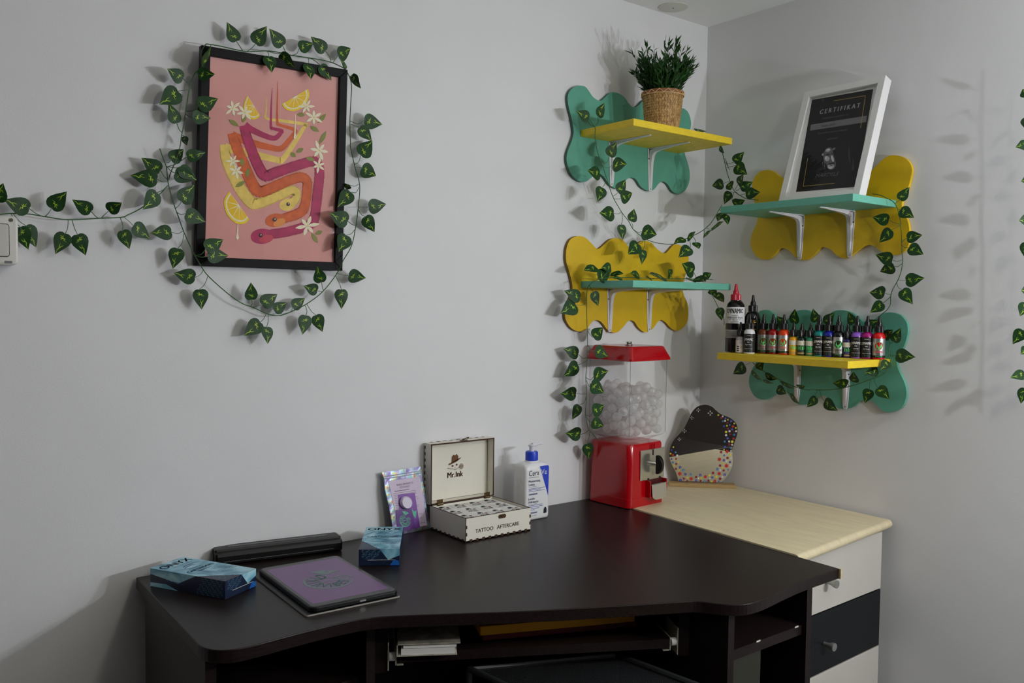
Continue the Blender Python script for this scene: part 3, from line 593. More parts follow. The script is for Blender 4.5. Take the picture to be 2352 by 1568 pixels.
# -- garland at the right edge of the picture
D_st = [(*ce(*p), 0.045) for p in [(560, -160), (556, 0), (552, 160), (558, 360), (552, 520), (560, 700), (556, 880), (560, 1060), (556, 1200), (552, 1330), (545, 1420)]]
D_lv = LV(ce, [(552,170,545,170,490,180),(556,330,560,340,517,345),(552,530,548,530,500,537),(556,870,552,868,510,873),(556,930,540,932,508,995),(560,1060,522,1062,472,1130),(556,1160,552,1152,512,1175),(552,1290,530,1268,460,1293),(552,1335,532,1340,508,1410),
                (556,-60,545,-60,520,-90),(556,30,540,40,530,95),(556,60,570,70,625,60),(552,250,575,240,630,260),(552,420,575,430,625,470),(556,620,540,640,532,715),(556,640,580,640,640,640),(556,760,575,755,630,790),(558,1000,580,1010,635,1040),(556,1120,580,1110,630,1130),(552,1300,575,1310,620,1370)], 0.045, 0.055)
garland('ivy garland hanging on the right wall at the right edge of the picture', 'R', [D_st], D_lv, 17)

# ================================================================== framed print
yt, yb = -0.042, -0.019
QTL, QTR, QBR, QBL = onY(463, 103, yt), onY(799, 160, yt - 0.010), onY(787, 622, yb - 0.010), onY(449, 610, yb)
def Q(u, v, z=0.0):   # u right 0..1, v down 0..1
    p = QTL * (1 - u) * (1 - v) + QTR * u * (1 - v) + QBR * u * v + QBL * (1 - u) * v
    return p + PN * z
PN = (QTR - QTL).cross(QBL - QTL).normalized()
if PN.y > 0: PN = -PN
t = thing('framed_print', 'pink art print of three snakes and lemons in a black wooden frame', 'picture', (QBL + QBR) / 2)
fu_, fv_ = 0.058, 0.042
def bar(o4, i4):
    bot = [Q(u, v, -0.017) for u, v in o4] + [Q(u, v, -0.017) for u, v in i4[::-1]]
    top = [Q(u, v, 0.0) for u, v in o4] + [Q(u, v, 0.0) for u, v in i4[::-1]]
    MB().hexa(bot, top).build('frame_bar', BLACKWOOD, t, world=True, bevel=0.0012)
O_ = [(0, 0), (1, 0), (1, 1), (0, 1)]; I_ = [(fu_, fv_), (1 - fu_, fv_), (1 - fu_, 1 - fv_), (fu_, 1 - fv_)]
for i in range(4): bar([O_[i], O_[(i + 1) % 4]], [I_[i], I_[(i + 1) % 4]])
e = 0.004
MB().hexa([Q(e, e, -0.016), Q(1 - e, e, -0.016), Q(1 - e, 1 - e, -0.016), Q(e, 1 - e, -0.016)], [Q(e, e, -0.010), Q(1 - e, e, -0.010), Q(1 - e, 1 - e, -0.010), Q(e, 1 - e, -0.010)]).build('backing', mat('backing_board', (120, 100, 80), 0.9), t, world=True)
PP = Q(0.5, 0.5, -0.0085)
def pp(x, y, lay=0): return onP(*cp(x, y), PP, PN) + PN * (0.00003 * lay)
PINK = mat('print_pink', (226, 158, 150), 0.6, noise=0.06, nscale=9); MAG = mat('print_magenta', (182, 40, 92), 0.6, noise=0.18, nscale=60); ORG = mat('print_orange', (216, 98, 40), 0.6, noise=0.18, nscale=60)
YEL = mat('print_yellow', (242, 210, 104), 0.6, noise=0.12, nscale=70); LEMON = mat('print_lemon', (248, 214, 20), 0.6); LEMON2 = mat('print_lemon_flesh', (246, 200, 18), 0.6); CREAM = mat('print_cream', (246, 238, 204), 0.6)
OLIVE = mat('print_olive', (138, 142, 62), 0.6); DKM = mat('print_dark', (70, 26, 40), 0.6); MAGL = mat('print_magenta_light', (206, 70, 88), 0.6); ORGL = mat('print_orange_light', (236, 150, 70), 0.6)
pm = [PINK, MAG, ORG, YEL, LEMON, LEMON2, CREAM, OLIVE, DKM, MAGL, ORGL]
MB().poly([Q(fu_ - 0.01, fv_ - 0.01, -0.0088), Q(fu_ - 0.01, 1 - fv_ + 0.01, -0.0088), Q(1 - fu_ + 0.01, 1 - fv_ + 0.01, -0.0088), Q(1 - fu_ + 0.01, fv_ - 0.01, -0.0088)]).build('print_sheet', PINK, t, world=True)
art = MB()
SC = (pp(700, 600) - pp(600, 600)).length / 100.0
def snake(pts, ws, mi, lay, fur=True):
    P3 = [pp(x, y, lay) for x, y in pts]; P3s = spline(P3, 4)
    W = []
    for i in range(len(ws) - 1):
        for j in range(4): W.append((ws[i] + (ws[i + 1] - ws[i]) * j / 4) * SC)
    W.append(ws[-1] * SC)
    art.strip(P3s, W, PN, mi)
    if fur:                                        # ragged fur along both edges
        R = random.Random(lay)
        for i in range(2, len(P3s) - 1):
            if W[i] < 0.011: continue
            tdir = (P3s[i + 1] - P3s[i - 1]).normalized(); sd = tdir.cross(PN)
            for s in (-1, 1):
                for q in range(3):
                    b = P3s[i] + (P3s[min(len(P3s) - 1, i + 1)] - P3s[i]) * (q / 3.0) + sd * s * W[i] * 0.46
                    l = R.uniform(0.005, 0.009)
                    art.poly([b - tdir * 0.002, b + tdir * 0.0015, b + tdir * l + sd * s * R.uniform(0.0018, 0.0034)], mi)
def ell(cx, cy, a, b, ang, mi, lay, n=20):
    ca, sa = math.cos(math.radians(ang)), math.sin(math.radians(ang)); pts = []
    for i in range(n):
        q = 2 * math.pi * i / n; x, y = a * math.cos(q), b * math.sin(q); pts.append(pp(cx + x * ca - y * sa, cy + x * sa + y * ca, lay))
    art.poly(pts, mi)
snake([(490,380),(488,470),(490,518),(600,535),(745,558),(735,580),(660,700),(595,788),(560,790),(420,755),(250,718),(215,705)], [2,8,14,18,20,24,30,36,38,42,50,58], 3, 1, False)
snake([(213,690),(222,760),(255,850),(320,980),(385,1062),(420,1078),(500,1055),(600,1012),(655,988),(688,1005),(680,1045),(655,1068)], [46,62,68,72,72,62,56,54,52,50,52,52], 3, 2)
ell(628, 1082, 55, 40, -14, 3, 3)
snake([(564,275),(562,420),(562,545),(580,562),(670,590),(676,612),(640,660),(585,716),(500,705),(400,680),(290,640),(268,632)], [2,9,15,17,22,26,30,34,38,44,52,58], 2, 4, False)
snake([(264,615),(290,690),(345,830),(400,950),(440,995),(500,985),(600,940),(700,905),(745,918),(758,960),(742,1090),(700,1140),(620,1168),(560,1185)], [54,62,68,70,66,62,60,60,60,60,62,60,56,50], 2, 5)
ell(548, 1185, 66, 44, -8, 2, 6); ell(575, 1200, 42, 24, -25, 10, 7)
snake([(528,320),(522,450),(520,572),(535,585),(588,598),(585,612),(545,648),(480,632),(390,590),(350,562)], [2,9,16,18,22,24,30,34,40,46], 1, 8, False)
snake([(338,565),(365,650),(410,770),(455,865),(490,893),(560,870),(680,830),(790,800),(825,820),(838,880),(825,1010),(808,1150),(785,1205),(720,1235),(620,1262),(530,1275),(470,1288)], [48,60,64,66,64,60,58,58,60,62,64,62,60,58,56,54,50], 1, 9)
ell(462, 1290, 76, 50, -4, 1, 10); ell(490, 1306, 46, 26, -12, 9, 11)
for x, y, r in ((632, 1080, 12), (543, 1180, 14), (452, 1284, 14)): ell(x, y, r, r, 0, 8, 12); ell(x + 3, y - 3, r * 0.3, r * 0.3, 0, 6, 13)
def lemon(chord, arc, lay):
    (x0, y0), (x1, y1) = chord
    P = [Vector((x, y, 0)) for x, y in [chord[1]] + arc + [chord[0]]]; S = spline(P, 5); c = Vector(((x0 + x1) / 2, (y0 + y1) / 2, 0))
    art.poly([pp(p.x, p.y, lay) for p in S], 4)
    S2 = [c + (p - c) * 0.88 for p in S]; art.poly([pp(p.x, p.y, lay + 1) for p in S2], 6)
    k = len(S2); nseg = 6
    for s in range(nseg):
        i0, i1 = int(s * (k - 1) / nseg), int((s + 1) * (k - 1) / nseg)
        seg = [c + (S2[i] - c) * 0.92 for i in range(i0, i1 + 1)]; cc = sum(seg, Vector()) / len(seg); cc = (cc + c) / 2
        wedge = [c + (cc - c) * 0.18] + seg
        art.poly([pp(*(cc + (p - cc) * 0.95).xy, lay + 2) for p in wedge], 5)
lemon(((365,368),(447,497)), [(432,518),(395,524),(352,490),(340,435)], 14)
lemon(((590,425),(762,325)), [(770,375),(735,440),(675,470),(618,460)], 14)
lemon(((245,995),(378,1178)), [(345,1208),(285,1202),(228,1140),(212,1060)], 14)
def pet(x0, y0, x1, y1, w, mi, lay):
    dx, dy = x1 - x0, y1 - y0; l = math.hypot(dx, dy); nx, ny = -dy / l * w, dx / l * w
    art.poly([pp(x0 + dx * f + nx * g, y0 + dy * f + ny * g, lay) for f, g in ((0, 0), (0.25, 0.7), (0.55, 1), (0.8, 0.6), (1, 0), (0.8, -0.6), (0.55, -1), (0.25, -0.7))], mi)
for a in ((310,572,243,525),(335,545,348,500),(690,492,742,496),(825,550,880,488),(775,568,835,606),(835,690,882,600),(685,742,732,714),(648,740,682,772),(745,775,808,792),(335,832,325,778),(360,905,374,843),(286,968,352,928),(785,1268,826,1334),(808,1276,858,1256)): pet(*a, 15, 7, 17)
for fx, fy, r, a0 in ((270,452,56,20),(347,480,58,50),(752,440,52,0),(800,512,60,30),(835,728,66,10),(832,826,50,40),(270,798,46,60),(292,862,54,20),(758,1222,74,-10)):
    for i in range(6):
        a = math.radians(a0 + 60 * i); rr = r * (0.8 + 0.3 * ((i * 7 + int(fx)) % 3) / 2); pet(fx, fy, fx + rr * math.cos(a), fy + rr * math.sin(a), r * 0.17, 6, 18)
    ell(fx, fy, 5, 5, 0, 3, 19, 8)
for x0, y0, x1, y1, w in ((679,490,677,656,9),(303,1212,300,1314,10)):
    art.poly([pp(x0 - 2, y0, 18), pp(x0 + 2, y0, 18), pp(x1 + w * 0.5, y1 - 40, 18), pp(x1 + w, y1 - 12, 18), pp(x1, y1, 18), pp(x1 - w, y1 - 12, 18), pp(x1 - w * 0.5, y1 - 40, 18)], 6)
art.build('print_artwork', pm, t, world=True)
MB().poly([Q(fu_ - 0.006, fv_ - 0.006, -0.0045), Q(fu_ - 0.006, 1 - fv_ + 0.006, -0.0045), Q(1 - fu_ + 0.006, 1 - fv_ + 0.006, -0.0045), Q(1 - fu_ + 0.006, fv_ - 0.006, -0.0045)]).build('glass', GLASS, t, world=True)

# ================================================================== certificate in a white box frame
CB, CT = Vector((-0.160, 0, Z2 + 0.001)), Vector((-0.052, 0, 1.891))
cup = (CT - CB).normalized(); cn = Vector((-cup.z, 0, cup.x)); cr_ = Vector((0, -1, 0))
cn = cn if cn.x < 0 else -cn
chh = (CT - CB).length
tr, tl = onP(*c6(1357, 82), CB, cn), onP(*c6(760, 205), CB, cn)
ybr = onP(*c6(1205, 993), CB, cn).y
y0_, y1_ = tl.y, (tr.y + ybr) / 2
cw = y0_ - y1_
t = thing('certificate_frame', 'black certificate in a white box frame leaning on the wall', 'certificate', (CB.x, (y0_ + y1_) / 2, CB.z))
cf = lambda a, b, z=0.0: CB + Vector((0, y0_, 0)) + cr_ * a + cup * b + cn * z     # a right, b up, z to the room
FWd = 0.0185; DP = 0.030
for (a0, a1, b0, b1) in ((0, FWd, 0, chh), (cw - FWd, cw, 0, chh), (FWd, cw - FWd, 0, FWd), (FWd, cw - FWd, chh - FWd, chh)):
    MB().hexa([cf(a0, b0, -DP), cf(a1, b0, -DP), cf(a1, b1, -DP), cf(a0, b1, -DP)], [cf(a0, b0), cf(a1, b0), cf(a1, b1), cf(a0, b1)]).build('frame_bar', WHITEFRAME, t, world=True, bevel=0.001)
def crect(a0, a1, b0, b1, z0, z1): return MB().hexa([cf(a0, b0, z0), cf(a1, b0, z0), cf(a1, b1, z0), cf(a0, b1, z0)], [cf(a0, b0, z1), cf(a1, b0, z1), cf(a1, b1, z1), cf(a0, b1, z1)])
crect(FWd - 0.002, cw - FWd + 0.002, FWd - 0.002, chh - FWd + 0.002, -0.018, -0.015).build('mount', PAPER, t, world=True)
CPZ = -0.0146
cpp = lambda x, y, lay=0: onP(*c6(x, y), cf(0, 0, CPZ), cn) + cn * (0.00004 * lay)
MB().poly([cpp(695, 970), cpp(1160, 930), cpp(1287, 182), cpp(818, 265)][::1]).build('certificate_sheet', mat('cert_black', (30, 30, 32), 0.65, spec=0.2), t, world=True)
GOLD = mat('gold_print', (190, 160, 84), 0.4, 0.4); LGREY = mat('cert_grey', (176, 176, 178), 0.6); MGREY = mat('cert_midgrey', (92, 92, 94), 0.6); SILV = mat('cert_silver', (210, 210, 212), 0.6); BAND = mat('cert_band', (74, 74, 76), 0.6); RUST = mat('cert_rust', (120, 50, 26), 0.6); STEELB = mat('cert_dim', (40, 50, 62), 0.6)
ce_ = MB()
for a, b in (((985,272),(1227,232)),((1227,232),(1190,480)),((750,927),(990,903)),((750,927),(785,710))): ce_.strip([cpp(*a, 2), cpp(*b, 2)], 0.0013, cn, 0)
ce_.poly([cpp(808, 455, 1), cpp(803, 500, 1), cpp(1232, 435, 1), cpp(1240, 385, 1)], 4)
def ctext(s, x, y, x2, y2, size, m, bold=0.0, sx=1.0, slant=0.0):
    p0 = cpp(x, y, 3); u = (cpp(x2, y2, 3) - p0).normalized(); v = cup
    ce_.text(s, size, lambda a, b: p0 + u * (a + slant * b) + v * b, 'LEFT', bold, sx, m)
ctext('C E R T I F I K A T', 878, 360, 1195, 305, 0.0190, 1, 0.04, 0.79)
ctext('Dodjeljuje se polaznici / cu', 898, 408, 1130, 370, 0.0082, 2, 0, 0.86, 0.3)
ctext('IVANA SRDIC', 888, 468, 1020, 448, 0.0085, 5, 0.01, 0.85, 0.2)
ctext('O zavrsetku osnovne edukacije', 862, 523, 1130, 485, 0.0080, 2, 0, 0.86, 0.3)
ctext('tetoviranja', 935, 566, 1025, 552, 0.0080, 2, 0, 0.86, 0.3)
ctext('MARDELS', 845, 848, 1045, 828, 0.0150, 2, 0, 1.05, 0.3)
def cpoly(pts, m, lay=2): ce_.poly([cpp(x, y, lay) for x, y in pts], m)
cpoly([(915,655),(930,636),(950,627),(966,632),(976,652),(984,690),(997,732),(1002,760),(996,780),(980,795),(957,801),(938,790),(930,762),(912,742),(907,715),(910,698),(895,686),(904,672)], 2)   # the bearded face, built up in greys
def cell(cx, cy, a, b, ang, m, lay): cpoly([(cx + a * math.cos(q) * math.cos(ang) - b * math.sin(q) * math.sin(ang), cy + a * math.cos(q) * math.sin(ang) + b * math.sin(q) * math.cos(ang)) for q in [i * math.pi / 7 for i in range(14)]], m, lay)
cell(940, 650, 20, 12, -0.3, 1, 3); cell(933, 715, 20, 20, 0.3, 1, 3); cell(962, 775, 26, 20, -0.2, 1, 3); cell(975, 715, 9, 26, -0.25, 3, 4); cell(925, 708, 9, 12, 0.2, 3, 4); cell(945, 646, 11, 6, -0.3, 3, 4); cell(958, 784, 14, 8, -0.2, 3, 4)
cell(940, 684, 17, 6, -0.12, 5, 5); cell(972, 676, 7, 5, -0.1, 5, 5); cell(968, 753, 27, 7, -0.2, 5, 5); cell(966, 768, 13, 3, -0.15, 5, 5); cell(985, 640, 14, 8, -0.6, 4, 3); cell(900, 684, 6, 9, 0.2, 1, 4)
ce_.strip([cpp(905, 690, 3), cpp(916, 798, 3)], 0.0010, cn, 4); ce_.strip([cpp(898, 740, 3), cpp(900, 770, 3)], 0.0009, cn, 4)
cpoly([(1095,690),(1102,600),(1108,690),(1112,760),(1104,740)], 6); cpoly([(1122,800),(1135,700),(1140,790),(1130,808)], 6); cpoly([(885,262),(915,258),(905,285),(895,275)], 6)
ce_.build('certificate_print', [GOLD, LGREY, MGREY, SILV, mat('cert_band2', (112, 112, 114), 0.5), DARKTXT, STEELB], t, world=True)
MB().poly([cf(FWd, FWd, -0.006), cf(cw - FWd, FWd, -0.006), cf(cw - FWd, chh - FWd, -0.006), cf(FWd, chh - FWd, -0.006)]).build('glass', GLASS, t, world=True)

# ================================================================== bamboo plant in a woven basket
PY = -0.153
pcx = (onY(1475, 230, PY).x + onY(1567, 230, PY).x) / 2
t = thing('potted_plant', 'bushy artificial bamboo plant in a woven straw basket pot', 'potted plant', (pcx, PY, Z1))
hw = (onY(1567, 210, PY).x - onY(1473, 210, PY).x) / 2 * 0.79      # the view is oblique to the wall
RB = 0.0555; ztop = onY(1519, 203, PY).z - Z1 - 0.012
BASK = bpy.data.materials.new('woven_straw'); BASK.use_nodes = True; nt = BASK.node_tree; bp = nt.nodes['Principled BSDF']; bp.inputs['Roughness'].default_value = 0.42
tcn = nt.nodes.new('ShaderNodeTexCoord'); nz = nt.nodes.new('ShaderNodeTexNoise'); nz.inputs['Scale'].default_value = 120; cr2 = nt.nodes.new('ShaderNodeValToRGB')
nt.links.new(tcn.outputs['Object'], nz.inputs['Vector']); nt.links.new(nz.outputs[0], cr2.inputs[0]); nt.links.new(cr2.outputs[0], bp.inputs['Base Color'])
cr2.color_ramp.elements[0].position = 0.3; cr2.color_ramp.elements[1].position = 0.7; cr2.color_ramp.elements[0].color = rgb((150, 110, 62)); cr2.color_ramp.elements[1].color = rgb((214, 176, 116))
prof = lambda f: RB * (0.80 + 0.20 * f ** 0.8)
MB().lathe([(prof(0) * 0.95, 0.0)] + [(prof(f) * 0.965, ztop * f) for f in (0.01, 0.2, 0.4, 0.6, 0.8, 1.0)] + [(prof(1) * 0.90, ztop), (prof(1) * 0.88, ztop * 0.85), (0.001, ztop * 0.85)], 40).build('basket_liner', mat('dark_straw', (104, 72, 40), 0.8), t, smooth=True)
mb = MB(); NA, NR = 44, 15                                     # herringbone weave: slanted strips, each lifted over its neighbours
for r_ in range(NR):
    f0, f1 = r_ / NR, (r_ + 1) / NR; sgn = 1 if r_ % 2 else -1
    for i in range(NA):
        a0 = 2 * math.pi * (i + 0.06) / NA; a1 = 2 * math.pi * (i + 0.93) / NA; sh = sgn * 2 * math.pi * 0.55 / NA
        R0, R1 = prof(f0), prof(f1); Rm = (R0 + R1) / 2 + 0.0013; am = sh / 2
        def pt(R, a, z): return (R * math.cos(a), R * math.sin(a), z)
        z0, z1 = ztop * f0 - 0.0004, ztop * f1 + 0.0004
        mb.add([pt(R0 - 0.0002, a0 - am, z0), pt(R0 - 0.0002, a1 - am, z0), pt(Rm, a1, (z0 + z1) / 2), pt(Rm, a0, (z0 + z1) / 2), pt(R1 - 0.0002, a1 + am, z1), pt(R1 - 0.0002, a0 + am, z1)], [(0, 1, 2, 3), (3, 2, 4, 5)])
mb.build('basket_weave', BASK, t, kind='stuff')
MB().lathe([(prof(1) * 0.96, ztop * 0.90), (prof(1) * 1.02, ztop * 0.90), (prof(1) * 1.03, ztop * 0.95), (prof(1) * 1.02, ztop + 0.001), (prof(1) * 0.93, ztop + 0.001), (prof(1) * 0.92, ztop * 0.9)], 40).build('rim_band', mat('rim_brown', (142, 88, 48), 0.5), t, smooth=True)
zz = []; 
for i in range(33):
    a = 2 * math.pi * i / 32; zz.append((prof(1) * 1.045 * math.cos(a), prof(1) * 1.045 * math.sin(a), ztop * (1.0 if i % 2 else 0.905)))
MB().tube(zz, 0.0011, 5).build('rim_lacing', mat('pale_straw', (222, 190, 138), 0.5), t)
for zz0 in (0.9,): MB().tube([(prof(1) * 1.04 * math.cos(2 * math.pi * i / 40), prof(1) * 1.04 * math.sin(2 * math.pi * i / 40), ztop * zz0) for i in range(41)], 0.0011, 5).build('rim_lacing', mat('pale_straw', (222, 190, 138), 0.5), t)
GRN = mat('bamboo_leaf', (30, 74, 26), 0.42, noise=0.45, nscale=22); GST = mat('bamboo_stem', (56, 84, 34), 0.5)
fol = MB(); stm = MB(); R = random.Random(5)
topz = onY(1519, 122, PY).z - Z1
def blade(o, d, L, w, up):
    d = d.normalized(); s = d.cross(up); s = s.normalized() if s.length > 1e-4 else Vector((1, 0, 0)); n_ = s.cross(d)
    fol.add([o, o + d * L * 0.4 + s * w / 2 + n_ * L * 0.02, o + d * L * 0.4 - s * w / 2 + n_ * L * 0.02, o + d * L * 0.42 - n_ * L * 0.03, o + d * L - n_ * L * 0.10], [(0, 1, 3), (0, 3, 2), (1, 4, 3), (3, 4, 2)])
for i in range(150):
    a = R.uniform(0, 2 * math.pi); rr = RB * 0.75 * math.sqrt(R.random()); b = Vector((rr * math.cos(a), rr * math.sin(a), ztop * 0.86))
    lean = R.uniform(0.15, 0.72) * (0.45 + rr / RB * 0.75); h = (topz - ztop) * (R.uniform(0.45, 0.80) if i % 8 else R.uniform(0.95, 1.14)) * (1.06 - 0.34 * lean)
    tip = b + Vector((math.cos(a) * lean * h * 1.25, math.sin(a) * lean * h * 1.25, h + ztop * 0.14))
    tip.y = min(tip.y, -PY - 0.02)
    P = spline([b, b + (tip - b) * 0.5 + Vector((0, 0, h * 0.10)), tip], 4); stm.tube(P, 0.0007, 3)
    nl = 12
    for j in range(nl):
        f = 0.15 + 0.85 * (j + R.random() * 0.6) / nl; f = min(f, 1.0); k = f * (len(P) - 1); k0 = min(int(k), len(P) - 2); p = P[k0] + (P[k0 + 1] - P[k0]) * (k - k0)
        td = (P[k0 + 1] - P[k0]).normalized(); q = R.uniform(0, 2 * math.pi); sd = Vector((math.cos(q), math.sin(q), R.uniform(-0.1, 0.5)))
        blade(p, td * R.uniform(0.5, 1.1) + sd * R.uniform(0.35, 0.95), R.uniform(0.017, 0.032), R.uniform(0.0050, 0.0085), Vector((R.uniform(-1, 1), R.uniform(-1, 1), 1)))
    blade(P[-1], (P[-1] - P[-2]), R.uniform(0.016, 0.024), 0.0042, Vector((R.uniform(-1, 1), R.uniform(-1, 1), 0.3)))
for v in fol.v: v.y = min(v.y, -PY - 0.003)
stm.build('stems', GST, t, kind='stuff'); fol.build('foliage', GRN, t, kind='stuff')

# ================================================================== red capsule dispenser
GC = Vector((-0.4215, -0.0960, ZT)); GROT = math.radians(4.0)
t = thing('capsule_dispenser', 'red capsule vending dispenser with clear tank of white balls', 'vending machine', GC, GROT)
def sect(w, d, r, z, n=6): return [Vector((x, y, z)) for x, y in rrect(w, d, r, n)]
def loft(sections, m=0, mb=None, capb=True, capt=True):
    mb = mb or MB(); n = len(sections[0]); vs = [v for s in sections for v in s]
    fs = [(j * n + i, j * n + (i + 1) % n, (j + 1) * n + (i + 1) % n, (j + 1) * n + i) for j in range(len(sections) - 1) for i in range(n)]
    if capb: fs.append(tuple(range(n))[::-1])
    if capt: fs.append(tuple(range((len(sections) - 1) * n, len(sections) * n)))
    return mb.add(vs, fs, m)
BW = 0.150; HB = 0.171
loft([sect(BW, 0.152, 0.016, 0.0), sect(BW, 0.152, 0.016, 0.024), sect(BW - 0.001, 0.151, 0.016, 0.0245), sect(BW - 0.003, 0.149, 0.017, 0.10), sect(BW - 0.005, 0.147, 0.018, HB - 0.006), sect(BW - 0.010, 0.142, 0.018, HB), sect(0.11, 0.11, 0.05, HB + 0.001)]).build('base', RED, t, smooth=True, angle=30)
mb = MB()
for i in range(4): mb.box((0.012 + i * 0.0062, -0.0738, HB - 0.017), (0.0022, 0.003, 0.026))
mb.build('grooves', RED, t)
yf = -0.0755
MB().prism([(-0.051, 0.0), (0.051, 0.0), (0.051, 0.084), (-0.051, 0.084)], 0.0, 0.004, lambda a, b, z: Vector((0.018 + a, yf - z + 0.001, 0.070 + b))).build('coin_plate', mat('plate_steel', (206, 203, 188), 0.22, 0.85), t, bevel=0.0012)
mb = MB(); mb.box((0.018, yf - 0.0035, 0.145), (0.0022, 0.003, 0.016)); mb.build('coin_slot', BLACK, t)
for sx_ in (0.0, 0.050): MB().box((sx_, yf - 0.0035, 0.073), (0.004, 0.003, 0.004)).build('notch', BLACK, t)
MB().lathe([(0.0075, 0.0), (0.0075, 0.014), (0.0055, 0.016), (0.0055, 0.022)], 20, fn=lambda p: Vector((0.018 + p.x, yf - 0.003 - p.z, 0.113 + p.y))).build('spindle', CHROME, t, smooth=True)
hw_ = []
for i in range(13):
    a = math.pi * i / 12; hw_.append((0.026 * math.cos(a), 0.019 * math.sin(a)))
mb = MB(); mb.prism(hw_ + [(-0.026, -0.004), (0.026, -0.004)], -0.006, 0.006, lambda a, b, z: Vector((0.018 + z, yf - 0.020 - b, 0.113 + a)))
mb.build('turn_handle', mat('handle_black', (12, 12, 14), 0.3), t, bevel=0.003, seg=3)
dp = [(-0.0205, 0.038), (0.0205, 0.038), (0.0205, 0.012)] + [(0.0205 - 0.012 + 0.012 * math.cos(a), 0.012 - 0.012 * math.sin(a)) for a in [math.pi / 2 * i / 5 for i in range(1, 6)]] + [(-0.0205 + 0.012 - 0.012 * math.sin(a), 0.012 - 0.012 * math.cos(a)) for a in [math.pi / 2 * i / 5 for i in range(6)]]
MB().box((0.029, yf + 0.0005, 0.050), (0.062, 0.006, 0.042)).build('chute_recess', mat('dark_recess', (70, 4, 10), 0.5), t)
mb = MB(); mb.box((-0.006, yf - 0.008, 0.046), (0.004, 0.018, 0.046)); mb.box((0.064, yf - 0.008, 0.046), (0.004, 0.018, 0.046)); mb.box((0.029, yf - 0.010, 0.025), (0.072, 0.016, 0.004)); mb.build('chute_cheeks', RED, t, bevel=0.001)
MB().prism(dp, 0, 0.0018, lambda a, b, z: Vector((0.029 + a * 1.52, yf - 0.016 - z - (0.040 - b) * 0.12, 0.017 + b * 1.08))).build('chute_flap', mat('flap_steel', (214, 211, 198), 0.25, 0.8), t, bevel=0.0006)
MB().tube([(-0.003, yf - 0.0165, 0.0585), (0.061, yf - 0.0165, 0.0585)], 0.0018, 8).build('flap_hinge', STEEL, t)
# clear tank
TB, TT = HB + 0.014, HB + 0.230; TWd = 0.160
loft([sect(0.112, 0.112, 0.045, HB + 0.002), sect(0.116, 0.116, 0.045, HB + 0.008), sect(TWd - 0.004, TWd - 0.012, 0.010, TB + 0.006), sect(TWd - 0.002, TWd - 0.010, 0.008, TB + 0.012), sect(TWd, TWd - 0.008, 0.008, TT)], capb=False, capt=False).build('tank', ACRYL, t, smooth=True, angle=40)
mb = MB()
for sx, sy in ((-1, -1), (1, -1), (-1, 1)):
    mb.tube([(sx * (TWd / 2 - 0.0035), sy * (TWd / 2 - 0.0075), TB + 0.010), (sx * (TWd / 2 - 0.0025), sy * (TWd / 2 - 0.0065), TT)], 0.0006, 5)
mb.build('tank_seams', mat('seam_grey', (120, 124, 128), 0.15), t)
# lid
LW = 0.172
loft([sect(LW - 0.004, LW - 0.008, 0.010, TT - 0.004), sect(LW, LW - 0.004, 0.010, TT - 0.003), sect(LW, LW - 0.004, 0.010, TT + 0.002), sect(LW - 0.026, LW - 0.030, 0.012, TT + 0.033), sect(LW - 0.032, LW - 0.036, 0.012, TT + 0.035), sect(LW - 0.038, LW - 0.042, 0.012, TT + 0.0352)]).build('lid', RED, t, smooth=True, angle=24)
MB().lathe([(0.0115, TT + 0.0352), (0.0115, TT + 0.038), (0.0095, TT + 0.0385), (0.0095, TT + 0.044), (0.0085, TT + 0.0455), (0.004, TT + 0.0455), (0.004, TT + 0.043), (0.0005, TT + 0.043)], 10).build('lock', CHROME, t, bevel=0.0006)
# capsule balls: each one a thing, dropped into the tank one after another
BALL = bpy.data.materials.new('milky_capsule'); BALL.use_nodes = True; nt = BALL.node_tree; nt.nodes.clear()
o_ = nt.nodes.new('ShaderNodeOutputMaterial'); pbs = nt.nodes.new('ShaderNodeBsdfPrincipled'); trn = nt.nodes.new('ShaderNodeBsdfTransparent'); lw = nt.nodes.new('ShaderNodeLayerWeight'); mx = nt.nodes.new('ShaderNodeMixShader'); mr_ = nt.nodes.new('ShaderNodeMapRange')
pbs.inputs['Base Color'].default_value = rgb((240, 240, 240)); pbs.inputs['Roughness'].default_value = 0.10; lw.inputs[0].default_value = 0.35
trl = nt.nodes.new('ShaderNodeBsdfTranslucent'); trl.inputs[0].default_value = rgb((250, 250, 250)); mx0 = nt.nodes.new('ShaderNodeMixShader'); mx0.inputs[0].default_value = 0.62
nt.links.new(pbs.outputs[0], mx0.inputs[1]); nt.links.new(trl.outputs[0], mx0.inputs[2])
mr_.inputs['To Min'].default_value = 0.44; mr_.inputs['To Max'].default_value = 0.56
nt.links.new(lw.outputs['Facing'], mr_.inputs['Value']); nt.links.new(mr_.outputs[0], mx.inputs[0]); nt.links.new(trn.outputs[0], mx.inputs[1]); nt.links.new(mx0.outputs[0], mx.inputs[2])
glo = nt.nodes.new('ShaderNodeBsdfGlossy'); glo.inputs['Roughness'].default_value = 0.10; mx3 = nt.nodes.new('ShaderNodeMixShader')
geo = nt.nodes.new('ShaderNodeNewGeometry'); inv_ = nt.nodes.new('ShaderNodeMath'); inv_.operation = 'SUBTRACT'; inv_.inputs[0].default_value = 1.0; nt.links.new(geo.outputs['Backfacing'], inv_.inputs[1])
mul_ = nt.nodes.new('ShaderNodeMath'); mul_.operation = 'MULTIPLY'; nt.links.new(schlick(nt, 0.05), mul_.inputs[0]); nt.links.new(inv_.outputs[0], mul_.inputs[1])
